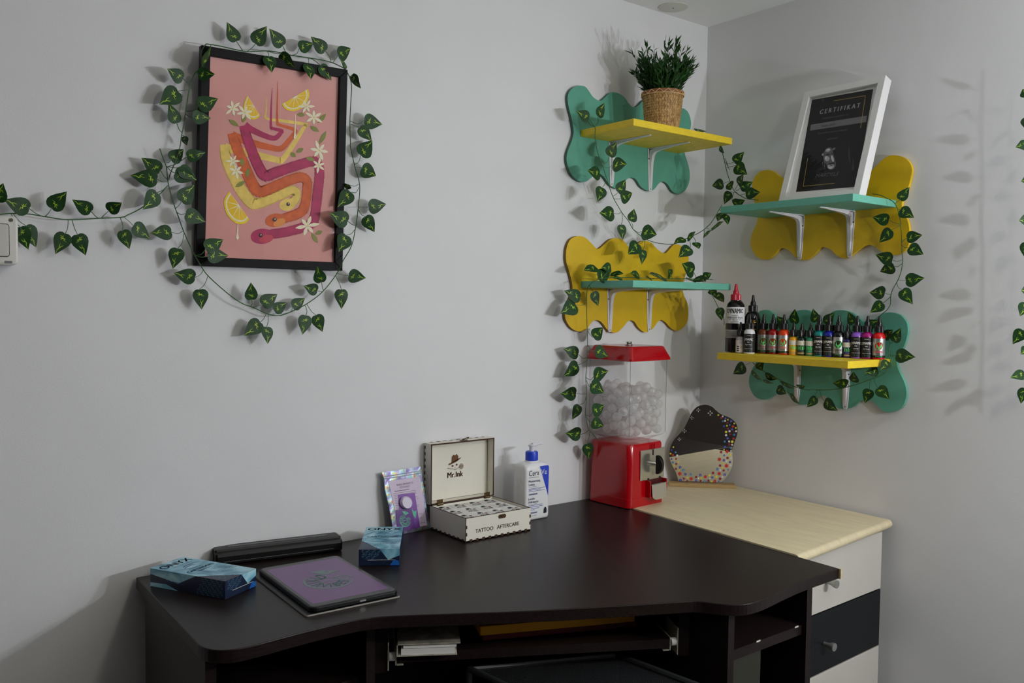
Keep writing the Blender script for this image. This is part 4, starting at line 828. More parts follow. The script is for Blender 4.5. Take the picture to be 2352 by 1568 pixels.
nt.links.new(mul_.outputs[0], mx3.inputs[0]); nt.links.new(mx.outputs[0], mx3.inputs[1]); nt.links.new(glo.outputs[0], mx3.inputs[2]); nt.links.new(mx3.outputs[0], o_.inputs[0])
bmx = bmesh.new(); bmesh.ops.create_uvsphere(bmx, u_segments=24, v_segments=14, radius=0.0135); bme = bpy.data.meshes.new('capsule'); bmx.to_mesh(bme); bmx.free(); bme.materials.append(BALL)
bme.polygons.foreach_set('use_smooth', [True] * len(bme.polygons))
rb = 0.0135; R = random.Random(3); balls = []; hx, hy = TWd / 2 - 0.0035 - rb, TWd / 2 - 0.008 - rb
Rm = Matrix.Rotation(GROT, 4, 'Z')
while len(balls) < 128:
    best = None
    for _ in range(70):
        x, y = R.uniform(-hx, hx), R.uniform(-hy, hy)
        if R.random() < 0.35: x = R.choice((-hx, hx))
        elif R.random() < 0.35: y = R.choice((-hy, hy))
        e_ = max(abs(x) - 0.05, abs(y) - 0.05, 0.0); z = TB + rb + 0.004 + e_ * 0.30
        for bx, by, bz in balls:
            dd = (x - bx) ** 2 + (y - by) ** 2
            if dd < 4 * rb * rb: z = max(z, bz + math.sqrt(4.01 * rb * rb - dd))
        if best is None or z < best[2]: best = (x, y, z)
    balls.append(best)
for i, b in enumerate(balls):
    o = bpy.data.objects.new('capsule_ball', bme); COL.objects.link(o); p = GC + Rm @ Vector(b); o.location = p
    tag(o, 'milky white capsule ball piled inside the clear dispenser tank', 'ball', 'capsule balls in the dispenser tank')

# ================================================================== wavy table mirror
mA = onZ(*cm(125, 1470), ZT); mB = mA + Vector((0.72, -0.694, 0)) * 0.198
mu = (mB - mA).normalized(); mn = Vector((mu.y, -mu.x, 0)); mn = mn if mn.y < 0 else -mn      # mn faces the room
ml = (mB - mA).length
t = thing('table_mirror', 'wavy-edged table mirror painted with small flowers, in a wooden foot', 'mirror', (mA + mB) / 2 - mn * 0.02)
bw_ = 0.040; bh_ = 0.010
mfz = lambda a, b, z: mA + mu * a - mn * b + Vector((0, 0, z))
MB().hexa([mfz(0, 0, 0), mfz(ml, 0, 0), mfz(ml, bw_, 0), mfz(0, bw_, 0)], [mfz(0, 0, bh_), mfz(ml, 0, bh_), mfz(ml, bw_, bh_), mfz(0, bw_, bh_)]).build('foot', mat('oak_foot', (176, 146, 96), 0.5, noise=0.12, nscale=12, stretch=(3, 3, 40)), t, world=True, bevel=0.001)
m0 = mfz(ml / 2, bw_ * 0.5, bh_); tilt = math.radians(0.0)
mnn = (mn * math.cos(tilt) + Vector((0, 0, 1)) * math.sin(tilt)).normalized(); mup = (Vector((0, 0, 1)) - mnn * mnn.z).normalized()
OUT = [(285,1375),(270,1310),(235,1210),(180,1110),(145,1020),(128,930),(140,820),(165,750),(215,660),(290,580),(360,500),(400,440),(440,360),(475,280),(520,195),(580,125),(650,85),(730,70),(800,78),(870,110),(930,165),(990,215),(1060,250),(1140,280),(1210,320),(1265,375),(1295,450),(1298,530),(1280,620),(1245,720),(1220,820),(1212,920),(1218,1000),(1215,1080),(1190,1170),(1150,1250),(1100,1320),(1050,1370),(1025,1392)]
mpx = lambda x, y, lay=0: onP(*cm(x, y), m0, mnn) + mnn * (0.00015 * lay)
S = [p for p in spline([mpx(x, y) for x, y in OUT], 4)]
MIR = mat('mirror_silver', (226, 226, 224), 0.015, 1.0); MEDGE = mat('mirror_edge', (206, 190, 160), 0.4)
mb = MB(); n = len(S); mb.add(S + [p - mnn * 0.003 for p in S], [tuple(range(n))], 0); mb.f.append(tuple(range(n, 2 * n))[::-1]); mb.m.append(1)
for i in range(n): mb.f.append((i, (i + 1) % n, n + (i + 1) % n, n + i)); mb.m.append(1)
mb.build('mirror_glass', [MIR, MEDGE], t, world=True)
pc = {'y': 0, 'r': 1, 'm': 2, 'b': 3, 'c': 4, 'w': 5}
pmats = [mat('paint_yellow', (232, 216, 60), 0.5), mat('paint_red', (206, 40, 28), 0.5), mat('paint_crimson', (140, 24, 50), 0.5), mat('paint_blue', (58, 68, 170), 0.5), mat('paint_sky', (64, 130, 190), 0.5), mat('paint_white', (236, 236, 236), 0.5)]
FL = '''970,245,y,20 1045,268,w,18 1018,295,r,20 1095,300,b,24 1135,325,y,18 1085,345,w,20 1045,352,c,18 1190,350,b,28 1125,377,m,20 1243,390,y,18 1163,415,c,18 1118,428,y,18 1067,436,b,22 1222,440,r,24 1270,465,y,18 1135,478,m,20 1205,490,b,26 1162,522,w,22 1275,522,w,18 1240,530,m,16 1103,535,y,24 1175,575,m,20 1243,582,c,22 1103,590,w,22 1130,645,b,28 1230,650,r,22 1080,700,c,22 1155,698,w,20 1208,703,y,28 1157,750,m,26 1205,755,w,18 1085,790,b,26 1182,810,c,20 1068,840,y,16 1120,870,r,34 1018,880,m,28 1185,862,w,16 1178,930,y,26 1070,937,c,22 1128,980,m,26 1185,988,w,18 988,1005,r,36 1065,1020,b,26 1112,1035,w,20 1170,1052,b,22 1050,1075,y,20 1000,1112,m,26 1110,1115,r,38 1178,1108,w,18 1040,1148,y,22 953,1173,c,28 1005,1190,w,18 1062,1195,m,24 1138,1182,c,18 878,1238,m,28 985,1250,r,34 1078,1265,b,26 820,1278,y,24 1042,1305,w,18 938,1303,y,30 748,1303,r,32 865,1315,b,24 825,1330,w,16 1000,1338,m,28 662,1273,b,26 680,1328,y,22 588,1307,m,24 628,1330,w,18 503,1338,r,34 495,1263,c,24 405,1260,b,26 440,1322,y,22 378,1335,m,24 307,1252,r,36 370,1190,c,26 298,1188,y,18 315,1140,b,26 243,1168,m,22 205,1112,y,18 247,1083,m,22 292,1048,y,18 190,1058,c,22 245,998,m,20 167,1000,b,18 265,940,w,22 192,930,r,22 150,907,y,18 237,883,c,20 167,845,b,20 200,795,y,16 320,1362,b,28 435,1375,m,20 585,1370,b,24 668,1373,m,22 735,1378,c,24 800,1370,m,24 855,1385,y,18 912,1375,r,28 975,1383,c,20'''
fm = MB()
for tok in FL.split():
    x, y, c, r = tok.split(','); x, y, r = float(x), float(y), float(r) * 0.92; a0 = (x * 13 + y * 7) % 60
    for i in range(6):
        a = math.radians(a0 + 60 * i); d = (math.cos(a), math.sin(a)); nrm_ = (-d[1], d[0])
        fm.poly([mpx(x + d[0] * r * f + nrm_[0] * r * g, y + d[1] * r * f + nrm_[1] * r * g, 2 + i * 0.2) for f, g in ((0.05, 0), (0.5, 0.32), (0.95, 0.22), (1.05, 0), (0.95, -0.22), (0.5, -0.32))], pc[c])
    fm.poly([mpx(x + r * 0.2 * math.cos(q * 1.05), y + r * 0.2 * math.sin(q * 1.05), 4) for q in range(6)], 5 if c in 'ybc' and r > 22 else pc['m'])
fm.build('painted_flowers', pmats, t, world=True, kind='stuff')
sp = MB()
for x, y, r in ((627,160,36),(830,212,46),(517,293,34),(392,518,36),(300,663,30)):
    for i in range(4):
        a = math.radians(90 * i); d = (math.cos(a), math.sin(a)); nrm_ = (-d[1], d[0])
        sp.poly([mpx(x + d[0] * r * f + nrm_[0] * r * g, y + d[1] * r * f + nrm_[1] * r * g, 2) for f, g in ((0.25, 0), (0.5, 0.12), (0.85, 0.12), (1.0, 0), (0.85, -0.12), (0.5, -0.12))])
sp.build('painted_stars', pmats[5], t, world=True)

# ================================================================== ink bottles on the shelf
def cyl(o, r, th): return lambda a, b, z=0.0: Vector((o[0] + (r + z) * math.cos(th + a / r), o[1] + (r + z) * math.sin(th + a / r), o[2] + b))
def cylpatch(mb, fn, a0, a1, b0, b1, m=0, n=10):
    for i in range(n):
        x0, x1 = a0 + (a1 - a0) * i / n, a0 + (a1 - a0) * (i + 1) / n; mb.poly([fn(x0, b0), fn(x1, b0), fn(x1, b1), fn(x0, b1)], m)
FOIL = mat('silver_foil', (188, 188, 190), 0.3, 0.75, noise=0.35, nscale=260, stretch=(1, 1, 0.25)); HOLO = mat('holo_green', (110, 226, 130), 0.35, 0.2, noise=0.35, nscale=300)
CAPB = mat('cap_black', (14, 14, 16), 0.28); TXTW = mat('label_white', (226, 226, 226), 0.5); LBLK = mat('label_black', (12, 12, 13), 0.45)
def ridged(r0, z0, z1, n=30):
    mb = MB(); vs = []
    for z in (z0, z0 + 0.0008, z1 - 0.0015, z1):
        for i in range(n * 2):
            a = math.pi * i / n; r = r0 * (1.0 if i % 2 else 0.955) * (0.93 if z == z1 else 1.0); vs.append((r * math.cos(a), r * math.sin(a), z))
    k = n * 2; fs = [(j * k + i, j * k + (i + 1) % k, (j + 1) * k + (i + 1) % k, (j + 1) * k + i) for j in range(3) for i in range(k)] + [tuple(range(k))[::-1], tuple(range(3 * k, 4 * k))]
    return mb.add(vs, fs)
def bottle(px, xd, r, hb, hc, hn, ink, label, style, name='', capm=None, rc=None, inkrough=0.2, capname='cap', body_mat=None):
    y = onX(*c7(px, 900), xd).y
    x = xd; th = math.atan2(CAM.y - y, CAM.x - x) + rnd.uniform(-0.18, 0.18)
    t = thing('ink_bottle', label, 'bottle', (x, y, Z4 + 0.0004), 0, 'tattoo ink bottles on the yellow shelf')
    rc = rc or r * 0.78; capm = capm or CAPB
    im = body_mat or mat('ink_' + label[:12].replace(' ', '_') + str(px), ink, inkrough, spec=0.5)
    MB().lathe([(r * 0.9, 0.0), (r, 0.0015), (r, hb * 0.80), (r * 0.975, hb * 0.86), (r * 0.88, hb * 0.93), (r * 0.70, hb * 0.98), (r * 0.55, hb), (r * 0.55, hb + 0.002)], 28).build('bottle_body', im, t, smooth=True)
    cap = ridged(rc, hb + 0.0006, hb + hc).build(capname, capm, t, smooth=True, angle=25)
    MB().lathe([(rc * 0.66, hb + hc), (rc * 0.60, hb + hc + hn * 0.10), (rc * 0.56, hb + hc + hn * 0.34), (rc * 0.44, hb + hc + hn * 0.37), (rc * 0.27, hb + hc + hn * 0.86), (rc * 0.24, hb + hc + hn * 0.96), (rc * 0.12, hb + hc + hn)], 18).build('nozzle', capm, t, smooth=True)
    F = cyl((0, 0, 0), r + 0.00025, th); F2 = cyl((0, 0, 0), r + 0.00055, th); F3 = cyl((0, 0, 0), r + 0.0008, th)
    W = r * math.pi
    if style == 'viking':
        l0, l1 = hb * 0.06, hb * 0.78
        mb = MB(); cylpatch(mb, F, -W * 0.98, W * 0.98, l0, l1, 0, 28); cylpatch(mb, F2, -W * 0.98, W * 0.98, l0, l0 + hb * 0.09, 1, 28); lb = mb.build('label', [FOIL, LBLK], t, smooth=True)
        mb = MB(); cy = l0 + (l1 - l0) * 0.62; R0 = r * 0.62
        mb.add([F2(0, cy)] + [F2(R0 * 1.12 * math.cos(q * math.pi / 10), cy + R0 * 1.12 * math.sin(q * math.pi / 10)) for q in range(20)], [(0, 1 + q, 1 + (q + 1) % 20) for q in range(20)], 1)
        mb.add([F3(0, cy)] + [F3(R0 * math.cos(q * math.pi / 10), cy + R0 * math.sin(q * math.pi / 10)) for q in range(20)], [(0, 1 + q, 1 + (q + 1) % 20) for q in range(20)], 0)
        F4 = cyl((0, 0, 0), r + 0.0011, th)
        for s in (-1, 1): mb.poly([F4(s * R0 * 0.28, cy - R0 * 0.6), F4(s * R0 * 0.62, cy - R0 * 0.55), F4(s * R0 * 0.66, cy + R0 * 0.1), F4(s * R0 * 0.52, cy + R0 * 0.7), F4(s * R0 * 0.40, cy + R0 * 0.1)][::s], 1)
        mb.poly([F4(-R0 * 0.22, cy - R0 * 0.9), F4(R0 * 0.22, cy - R0 * 0.9), F4(R0 * 0.20, cy - R0 * 0.3), F4(0, cy - R0 * 0.05), F4(-R0 * 0.20, cy - R0 * 0.3)], 1)
        mb.text('DYNAMIC', 0.0075, lambda a, b: F4(a, b + l0 + (l1 - l0) * 0.30), 'CENTER', 0.02, 0.62, 2)
        mb.text('VIKING INK', 0.0036, lambda a, b: F4(a, b + l0 + (l1 - l0) * 0.20), 'CENTER', 0.01, 0.8, 3)
        mb.text('TATTOO INK', 0.0026, lambda a, b: F4(a, b + l0 + hb * 0.045), 'CENTER', 0.01, 1.1, 1)
        mb.build('lettering', [mat('disc_' + str(px), ink, 0.5, k=0.8), HOLO, mat('lbl_' + str(px), tuple(min(255, c + 60) for c in ink), 0.5), LBLK], lb)
    elif style == 'dynamic':
        l0, l1 = hb * 0.05, hb * 0.81
        mb = MB(); cylpatch(mb, F, -W * 0.98, W * 0.98, l0, l1, 0, 28); lb = mb.build('label', [LBLK], t, smooth=True)
        mb = MB(); h = l1 - l0
        mb.text('PREMIUM', 0.0026, lambda a, b: F2(a, b + l0 + h * 0.90), 'CENTER', 0.0, 1.0, 0)
        mb.text('DYNAMIC', 0.0098, lambda a, b: F2(a, b + l0 + h * 0.70 - 9 * a * a), 'CENTER', 0.03, 0.60, 0)
        mb.text('INK', 0.0048, lambda a, b: F2(a, b + l0 + h * 0.55), 'CENTER', 0.02, 0.9, 0)
        mb.text(name, 0.0042, lambda a, b: F2(a, b + l0 + h * 0.42), 'CENTER', 0.02, 0.85, 0)
        mb.text('1 fl. oz (30ml)', 0.0026, lambda a, b: F2(a, b + l0 + h * 0.32), 'CENTER', 0, 0.9, 1)
        mb.text('PREMIUM TATTOO INK', 0.0030, lambda a, b: F2(a, b + l0 + h * 0.20), 'CENTER', 0.01, 0.72, 0)
        mb.poly([F2(a, b) for a, b in ((-0.004, l0 + h * 0.06), (0.004, l0 + h * 0.06), (0.004, l0 + h * 0.12), (-0.004, l0 + h * 0.12))], 2)
        mb.build('lettering', [TXTW, GREYTXT, mat('holo_patch', (40, 110, 110), 0.4)], lb)
    elif style == 'small':
        l0, l1 = hb * 0.06, hb * 0.80
        mb = MB(); cylpatch(mb, F, -W * 0.98, W * 0.98, l0, l1, 0, 24); lb = mb.build('label', [mat('lblback_' + str(px), ink, 0.4)], t, smooth=True)
        mb = MB(); h = l1 - l0; cylpatch(mb, F2, -r * 1.3, r * 1.3, l0 + h * 0.66, l1, 0, 12)
        for i in range(5): a = (-0.8 + 0.4 * i) * r * 0.9; mb.poly([F2(a - r * 0.10, l0 + h * 0.34), F2(a + r * 0.10, l0 + h * 0.34), F2(a + r * 0.13, l0 + h * (0.52 if i % 2 else 0.62)), F2(a - r * 0.05, l0 + h * (0.60 if i % 2 else 0.64))], 1)
        mb.text('DYNAMIC', 0.0052, lambda a, b: F2(a, b + l0 + h * 0.24), 'CENTER', 0.02, 0.62, 2)
        cylpatch(mb, F2, -r * 0.9, r * 0.9, l0 + h * 0.03, l0 + h * 0.14, 3, 8)
        for i in range(3): mb.poly([F3(a, b) for a, b in ((-r * 0.9, l0 + h * (0.73 + i * 0.07)), (-r * 0.1, l0 + h * (0.73 + i * 0.07)), (-r * 0.1, l0 + h * (0.75 + i * 0.07)), (-r * 0.9, l0 + h * (0.75 + i * 0.07)))], 4)
        mb.build('lettering', [mat('label_cream', (214, 210, 198), 0.6), HOLO, mat('lblt_' + str(px), tuple(min(255, c + 70) for c in ink), 0.5), mat('label_tan', (176, 150, 96), 0.5), GREYTXT], lb)
    return t, F, F2
big, F, F2 = bottle(285, -0.135, 0.0272, 0.146, 0.0185, 0.030, (14, 10, 14), 'tallest ink bottle, black with a red cap and white label', 'plain', capm=mat('cap_red', (190, 28, 52), 0.25), rc=0.0143)
mb = MB(); cylpatch(mb, F, -0.034, 0.034, 0.082, 0.128, 0, 18); cylpatch(mb, F, -0.034, 0.020, 0.041, 0.064, 1, 14); lb = mb.build('label', [TXTW, mat('label_greyish', (176, 176, 178), 0.5)], big, smooth=True)
mb = MB(); mb.text('DYNAMIC', 0.0195, lambda a, b: F2(a, b * (1.05 - 0.35 * (a / 0.026) ** 2) + 0.1165), 'CENTER', 0.035, 0.56); mb.text('Tattoo Ink', 0.0045, lambda a, b: F2(a, b + 0.105)); mb.text('UNB(Union Black)', 0.0075, lambda a, b: F2(a, b + 0.0985), 'CENTER', 0, 0.86)
mb.text('INK - Made in the USA', 0.0036, lambda a, b: F2(a, b + 0.0925)); mb.text('8 fl oz (240 ml)', 0.0036, lambda a, b: F2(a, b + 0.0865))
for i in range(7): cylpatch(mb, F2, -0.030, 0.016 if i % 3 else 0.010, 0.044 + i * 0.0026, 0.0447 + i * 0.0026, 0, 8)
mb.build('lettering', DARKTXT, lb)
gold, F, F2 = bottle(453, -0.105, 0.0215, 0.116, 0.0175, 0.030, (12, 12, 13), 'tall glossy black ink bottle with gold lettering', 'plain', rc=0.0125, inkrough=0.1)
mb = MB(); GOLDF = mat('gold_foil', (216, 172, 84), 0.25, 0.9)
mb.text('XTREME INK', 0.0135, lambda a, b: F2(0.008 + -b, 0.062 + a), 'CENTER', 0.02, 0.85); cylpatch(mb, F2, -0.014, 0.012, 0.030, 0.0306, 0, 6); cylpatch(mb, F2, -0.012, 0.010, 0.0185, 0.0191, 0, 6); mb.build('lettering', GOLDF, gold)
clr, F, F2 = bottle(338, -0.168, 0.0122, 0.047, 0.0165, 0.023, (170, 164, 166), 'small clear dropper bottle with a white label, in front of the tallest one', 'plain', rc=0.0112, body_mat=mat('milky_clear', (196, 192, 194), 0.08, Alpha=0.75))
mb = MB(); cylpatch(mb, F, -0.030, 0.030, 0.003, 0.036, 0, 20); lb = mb.build('label', mat('label_pinkish', (226, 216, 220), 0.5), clr, smooth=True)
mb = MB(); mb.text('XT', 0.009, lambda a, b: F2(a + 0.004, b + 0.017), 'CENTER', 0.02, 1, 1)
for i in range(3): cylpatch(mb, F2, -0.011, -0.004, 0.006 + i * 0.0055, 0.0095 + i * 0.0055, 0, 3)
for i in range(4): cylpatch(mb, F2, -0.006, 0.008, 0.026 + i * 0.0024, 0.0267 + i * 0.0024, 2, 5)
mb.build('lettering', [DARKTXT, mat('gold_text', (190, 160, 70), 0.5), GREYTXT], lb)
WHITEINK = (228, 228, 230)
o1 = dict(r=0.0152, hb=0.068, hc=0.0165, hn=0.0255)
bottle(425, -0.165, ink=WHITEINK, label='ink bottle with bright white ink and a black label', style='dynamic', name='Bright White', **o1)
bottle(560, -0.118, ink=(110, 52, 26), label='ink bottle with brown ink and a silver label', style='viking', **o1)
bottle(655, -0.115, ink=(150, 8, 10), label='ink bottle with dark red ink, between the brown and the orange one', style='viking', **o1)
bottle(760, -0.110, ink=(214, 58, 12), label='ink bottle with orange ink and a silver label', style='viking', **o1)
s1 = dict(r=0.0117, hb=0.050, hc=0.0185, hn=0.0195, rc=0.0102)
bottle(855, -0.104, ink=(232, 160, 12), label='small ink bottle with yellow ink', style='small', **s1)
bottle(935, -0.100, ink=(18, 40, 30), label='small ink bottle with black-green ink beside the yellow one', style='small', **s1)
bottle(1019, -0.096, ink=(40, 130, 96), label='small ink bottle with green ink beside the teal one', style='small', **s1)
bottle(1105, -0.091, ink=(10, 126, 124), label='ink bottle with teal ink and a black label', style='dynamic', name='Baby Blue', **o1)
bottle(1200, -0.086, ink=(24, 28, 150), label='ink bottle with deep blue ink and a black label', style='dynamic', name='Azure Blue', **o1)
bottle(1292, -0.081, ink=(10, 12, 14), label='ink bottle with black ink and a silver and green label', style='viking', **o1)
bottle(1382, -0.076, ink=(40, 30, 90), label='small ink bottle with purple ink between black and lavender ones', style='small', **s1)
bottle(1472, -0.0715, ink=(136, 84, 190), label='ink bottle with lavender ink and a black label', style='dynamic', name='Lavender', **o1)
bottle(1572, -0.066, ink=(160, 10, 110), label='ink bottle with magenta ink and a black label', style='dynamic', name='Red Grape', **o1)
bottle(1685, -0.060, ink=(208, 16, 20), label='ink bottle with bright red ink at the right end of the row', style='viking', **o1)

# ================================================================== wooden aftercare box
BX0, BX1, BY0, BY1, BZ, BH = -1.030, -0.839, -0.185, -0.031, ZD + 0.0004, 0.0555
IVORY = mat('ivory_plywood', (228, 224, 210), 0.55, noise=0.02, nscale=20); BURN = mat('burnt_edge', (66, 38, 18), 0.8); BRONZE = mat('bronze', (92, 72, 46), 0.4, 0.8); ENGR = mat('engraved_brown', (104, 68, 30), 0.7)
t = thing('aftercare_box', 'open ivory plywood box with burnt finger joints, lid up', 'box', ((BX0 + BX1) / 2, (BY0 + BY1) / 2, BZ))
Wt = 0.003; zc = BZ + BH / 2
base = MB().box(((BX0 + BX1) / 2, (BY0 + BY1) / 2, BZ + 0.0015), (BX1 - BX0, BY1 - BY0, 0.003)).build('box_floor', IVORY, t, world=True)
def wall(c, s, nm='box_wall'): return MB().box(c, s).build(nm, IVORY, t, world=True)
fw_ = wall(((BX0 + BX1) / 2, BY0 + Wt / 2, zc), (BX1 - BX0, Wt, BH)); lw_ = wall((BX0 + Wt / 2, (BY0 + BY1) / 2, zc), (Wt, BY1 - BY0 - 2 * Wt, BH))
rw_ = wall((BX1 - Wt / 2, (BY0 + BY1) / 2, zc), (Wt, BY1 - BY0 - 2 * Wt, BH)); bk_ = wall(((BX0 + BX1) / 2, BY1 - Wt / 2, zc), (BX1 - BX0, Wt, BH))
mb = MB(); e = 0.0003
n = 10
for i in range(n):
    x = BX0 + 0.0145 + i * 0.0180; mb.box((x, BY0 - e / 2, BZ + 0.0028), (0.0075, e + 0.0004, 0.0056))
for i in range(8):
    y = BY0 + 0.012 + i * 0.0185; mb.box((BX0 - e / 2, y, BZ + 0.0028), (e + 0.0004, 0.0075, 0.0056))
for i in range(2):
    z = BZ + 0.018 + i * 0.017
    mb.box((BX0 + 0.0015, BY0 - e / 2, z), (0.0042, e + 0.0004, 0.0075)); mb.box((BX1 - 0.0015, BY0 - e / 2, z), (0.0042, e + 0.0004, 0.0075))
for c_, s_ in ((((BX0 + BX1) / 2, BY0 + Wt / 2, BZ + BH), (BX1 - BX0, Wt, 0.0006)), ((BX0 + Wt / 2, (BY0 + BY1) / 2, BZ + BH), (Wt, BY1 - BY0, 0.0006)), ((BX1 - Wt / 2, (BY0 + BY1) / 2, BZ + BH), (Wt, BY1 - BY0, 0.0006)), (((BX0 + BX1) / 2, BY1 - Wt / 2, BZ + BH), (BX1 - BX0, Wt, 0.0006))): mb.box(c_, s_)
mb.box((BX0 - 0.0001, BY0 - 0.0001, zc), (0.0012, 0.0012, BH)); mb.build('burnt_joints', BURN, t, world=True)
mb = MB(); ff = lambda a, b: Vector((BX0 + 0.0915 + a, BY0 - 0.0004, BZ + 0.022 + b)); mb.text('TATTOO   AFTERCARE', 0.0128, ff, 'CENTER', 0.015, 0.98); mb.build('lettering', ENGR, fw_, world=True)
mb = MB(); mb.prism(rrect(0.022, 0.0095, 0.0045), 0, 0.0018, lambda a, b, z: Vector((BX0 + 0.104 + a, BY0 - z, BZ + BH - 0.0085 + b))); mb.tube([(BX0 + 0.098, BY0 - 0.004, BZ + BH - 0.0075), (BX0 + 0.104, BY0 - 0.0055, BZ + BH - 0.008), (BX0 + 0.110, BY0 - 0.003, BZ + BH - 0.007)], 0.0016, 6); mb.build('latch_plate', BRONZE, t, world=True, bevel=0.0005)
# lid, standing open
LZ0, LZ1, LY0, LY1 = BZ + BH + 0.002, BZ + BH + 0.151, -0.034, -0.006
lid = MB().box(((BX0 + BX1) / 2, LY1 - Wt / 2, (LZ0 + LZ1) / 2), (BX1 - BX0, Wt, LZ1 - LZ0)).build('lid', IVORY, t, world=True)
lm = (LY0 + LY1) / 2 - Wt / 2; ld = LY1 - LY0 - Wt
mb = MB(); mb.box((BX0 + Wt / 2, lm, (LZ0 + LZ1) / 2), (Wt, ld, LZ1 - LZ0)); mb.box((BX1 - Wt / 2, lm, (LZ0 + LZ1) / 2), (Wt, ld, LZ1 - LZ0)); mb.box(((BX0 + BX1) / 2, lm, LZ0 + Wt / 2), (BX1 - BX0 - 2 * Wt, ld, Wt)); mb.box(((BX0 + BX1) / 2, lm, LZ1 - Wt / 2), (BX1 - BX0 - 2 * Wt, ld, Wt)); mb.build('lid_rim', IVORY, lid, world=True)
mb = MB(); yl = LY0 - 0.0003
for c_, s_ in ((((BX0 + BX1) / 2, yl, LZ0 + Wt / 2), (BX1 - BX0, 0.0008, Wt)), (((BX0 + BX1) / 2, yl, LZ1 - Wt / 2), (BX1 - BX0, 0.0008, Wt)), ((BX0 + Wt / 2, yl, (LZ0 + LZ1) / 2), (Wt, 0.0008, LZ1 - LZ0)), ((BX1 - Wt / 2, yl, (LZ0 + LZ1) / 2), (Wt, 0.0008, LZ1 - LZ0))): mb.box(c_, s_)
for i in range(9): mb.box((BX0 - 0.0002, LY1 - 0.0015, LZ0 + 0.012 + i * 0.0158), (0.0008, 0.0036, 0.0075))
for i in range(9): mb.box((BX0 + 0.018 + i * 0.0195, LY1 - 0.0015, LZ1 + 0.0001), (0.0085, 0.0036, 0.0008))
mb.box((BX1 - Wt - 0.0002, LY1 - Wt - 0.0006, (LZ0 + LZ1) / 2), (0.0007, 0.0007, LZ1 - LZ0 - 0.006)); mb.box(((BX0 + BX1) / 2, LY1 - Wt - 0.0006, LZ0 + Wt + 0.0002), (BX1 - BX0 - 0.006, 0.0007, 0.0007))
mb.build('burnt_joints', BURN, lid, world=True)
for hx_ in (BX0 + 0.018, BX1 - 0.030):
    mb = MB()
    for i in range(5): mb.lathe([(0.0036, 0), (0.0036, 0.003)], 10, fn=lambda p, i=i: Vector((hx_ + i * 0.0034 + p.z, LY0 - 0.0015 + p.x, BZ + BH + 0.0015 + p.y)))
    mb.box((hx_ + 0.008, LY0 - 0.0012, BZ + BH + 0.008), (0.017, 0.001, 0.010)); mb.build('hinge', BRONZE, t, world=True)
mb = MB(); mb.prism(rrect(0.022, 0.010, 0.004), 0, 0.0015, lambda a, b, z: Vector((BX0 + 0.100 + a, lm - 0.006 + b, LZ1 + z))); mb.tube(spline([(BX0 + 0.094, lm - 0.008, LZ1 + 0.002), (BX0 + 0.102, lm - 0.009, LZ1 + 0.0045), (BX0 + 0.112, lm - 0.006, LZ1 + 0.0062), (BX0 + 0.118, lm - 0.003, LZ1 + 0.0055), (BX0 + 0.117, lm + 0.001, LZ1 + 0.0025)], 4), 0.0013, 6); mb.build('latch_hook', BRONZE, lid, world=True)
def mrink(mb, fn, s, m0=0, m1=1):
    # hat, skull and lettering; unit height about 1
    P = lambda pts, m: mb.poly([fn(x * s, y * s) for x, y in pts], m)
    P([(-0.30, 0.44), (-0.24, 0.50), (-0.22, 0.78), (-0.12, 0.90), (0.0, 0.86), (0.10, 0.92), (0.20, 0.80), (0.22, 0.60)], m0)
    P([(-0.45, 0.36), (-0.30, 0.38), (0.10, 0.50), (0.36, 0.66), (0.40, 0.72), (0.24, 0.66), (-0.20, 0.50), (-0.40, 0.44)], m0)
    P([(-0.24, 0.40), (0.22, 0.56), (0.24, 0.30), (0.14, 0.14), (0.12, 0.02), (-0.06, 0.02), (-0.10, 0.12), (-0.22, 0.22)], m1)
    mb2 = [(-0.16, 0.30, 0.07), (0.10, 0.34, 0.07)]
    for x, y, r in mb2: mb.poly([fn((x + r * math.cos(q)) * s, (y + r * 0.8 * math.sin(q)) * s, 0.0003) for q in [i * math.pi / 4 for i in range(8)]], m0)
    mb.poly([fn(x * s, y * s, 0.0003) for x, y in ((-0.05, 0.18), (0.03, 0.20), (-0.005, 0.26))], m0)
    for i in range(4): mb.poly([fn(x * s, y * s, 0.0003) for x, y in ((-0.06 + i * 0.05, 0.05), (-0.05 + i * 0.05, 0.05), (-0.05 + i * 0.05, 0.12), (-0.06 + i * 0.05, 0.12))], m0)
    mb.strip([fn(x * s, y * s, 0.0003) for x, y in ((-0.50, 0.22), (-0.30, 0.16), (0.05, 0.10), (0.30, 0.20))], 0.022 * s, fn(0, 0, 1) - fn(0, 0, 0), m0)
    for r in (0.13, 0.08, 0.035): 
        c = [fn((0.40 + r * math.cos(q)) * s, (0.22 + r * 1.1 * math.sin(q)) * s, 0.0002) for q in [i * math.pi / 6 for i in range(13)]]; mb.strip(c, 0.025 * s, fn(0, 0, 1) - fn(0, 0, 0), m0)
    mb.text('Mr.Ink', 0.42 * s, lambda a, b: fn(a, b - 0.19 * s), 'CENTER', 0.035, 0.92, m0)
lf = lambda a, b, z=0.0: Vector((BX0 + 0.0875 + a, LY1 - Wt - 0.0004 - z, LZ0 + 0.070 + b))
mb = MB(); mrink(mb, lf, 0.047); mb.build('emblem', [ENGR, IVORY], lid, world=True)
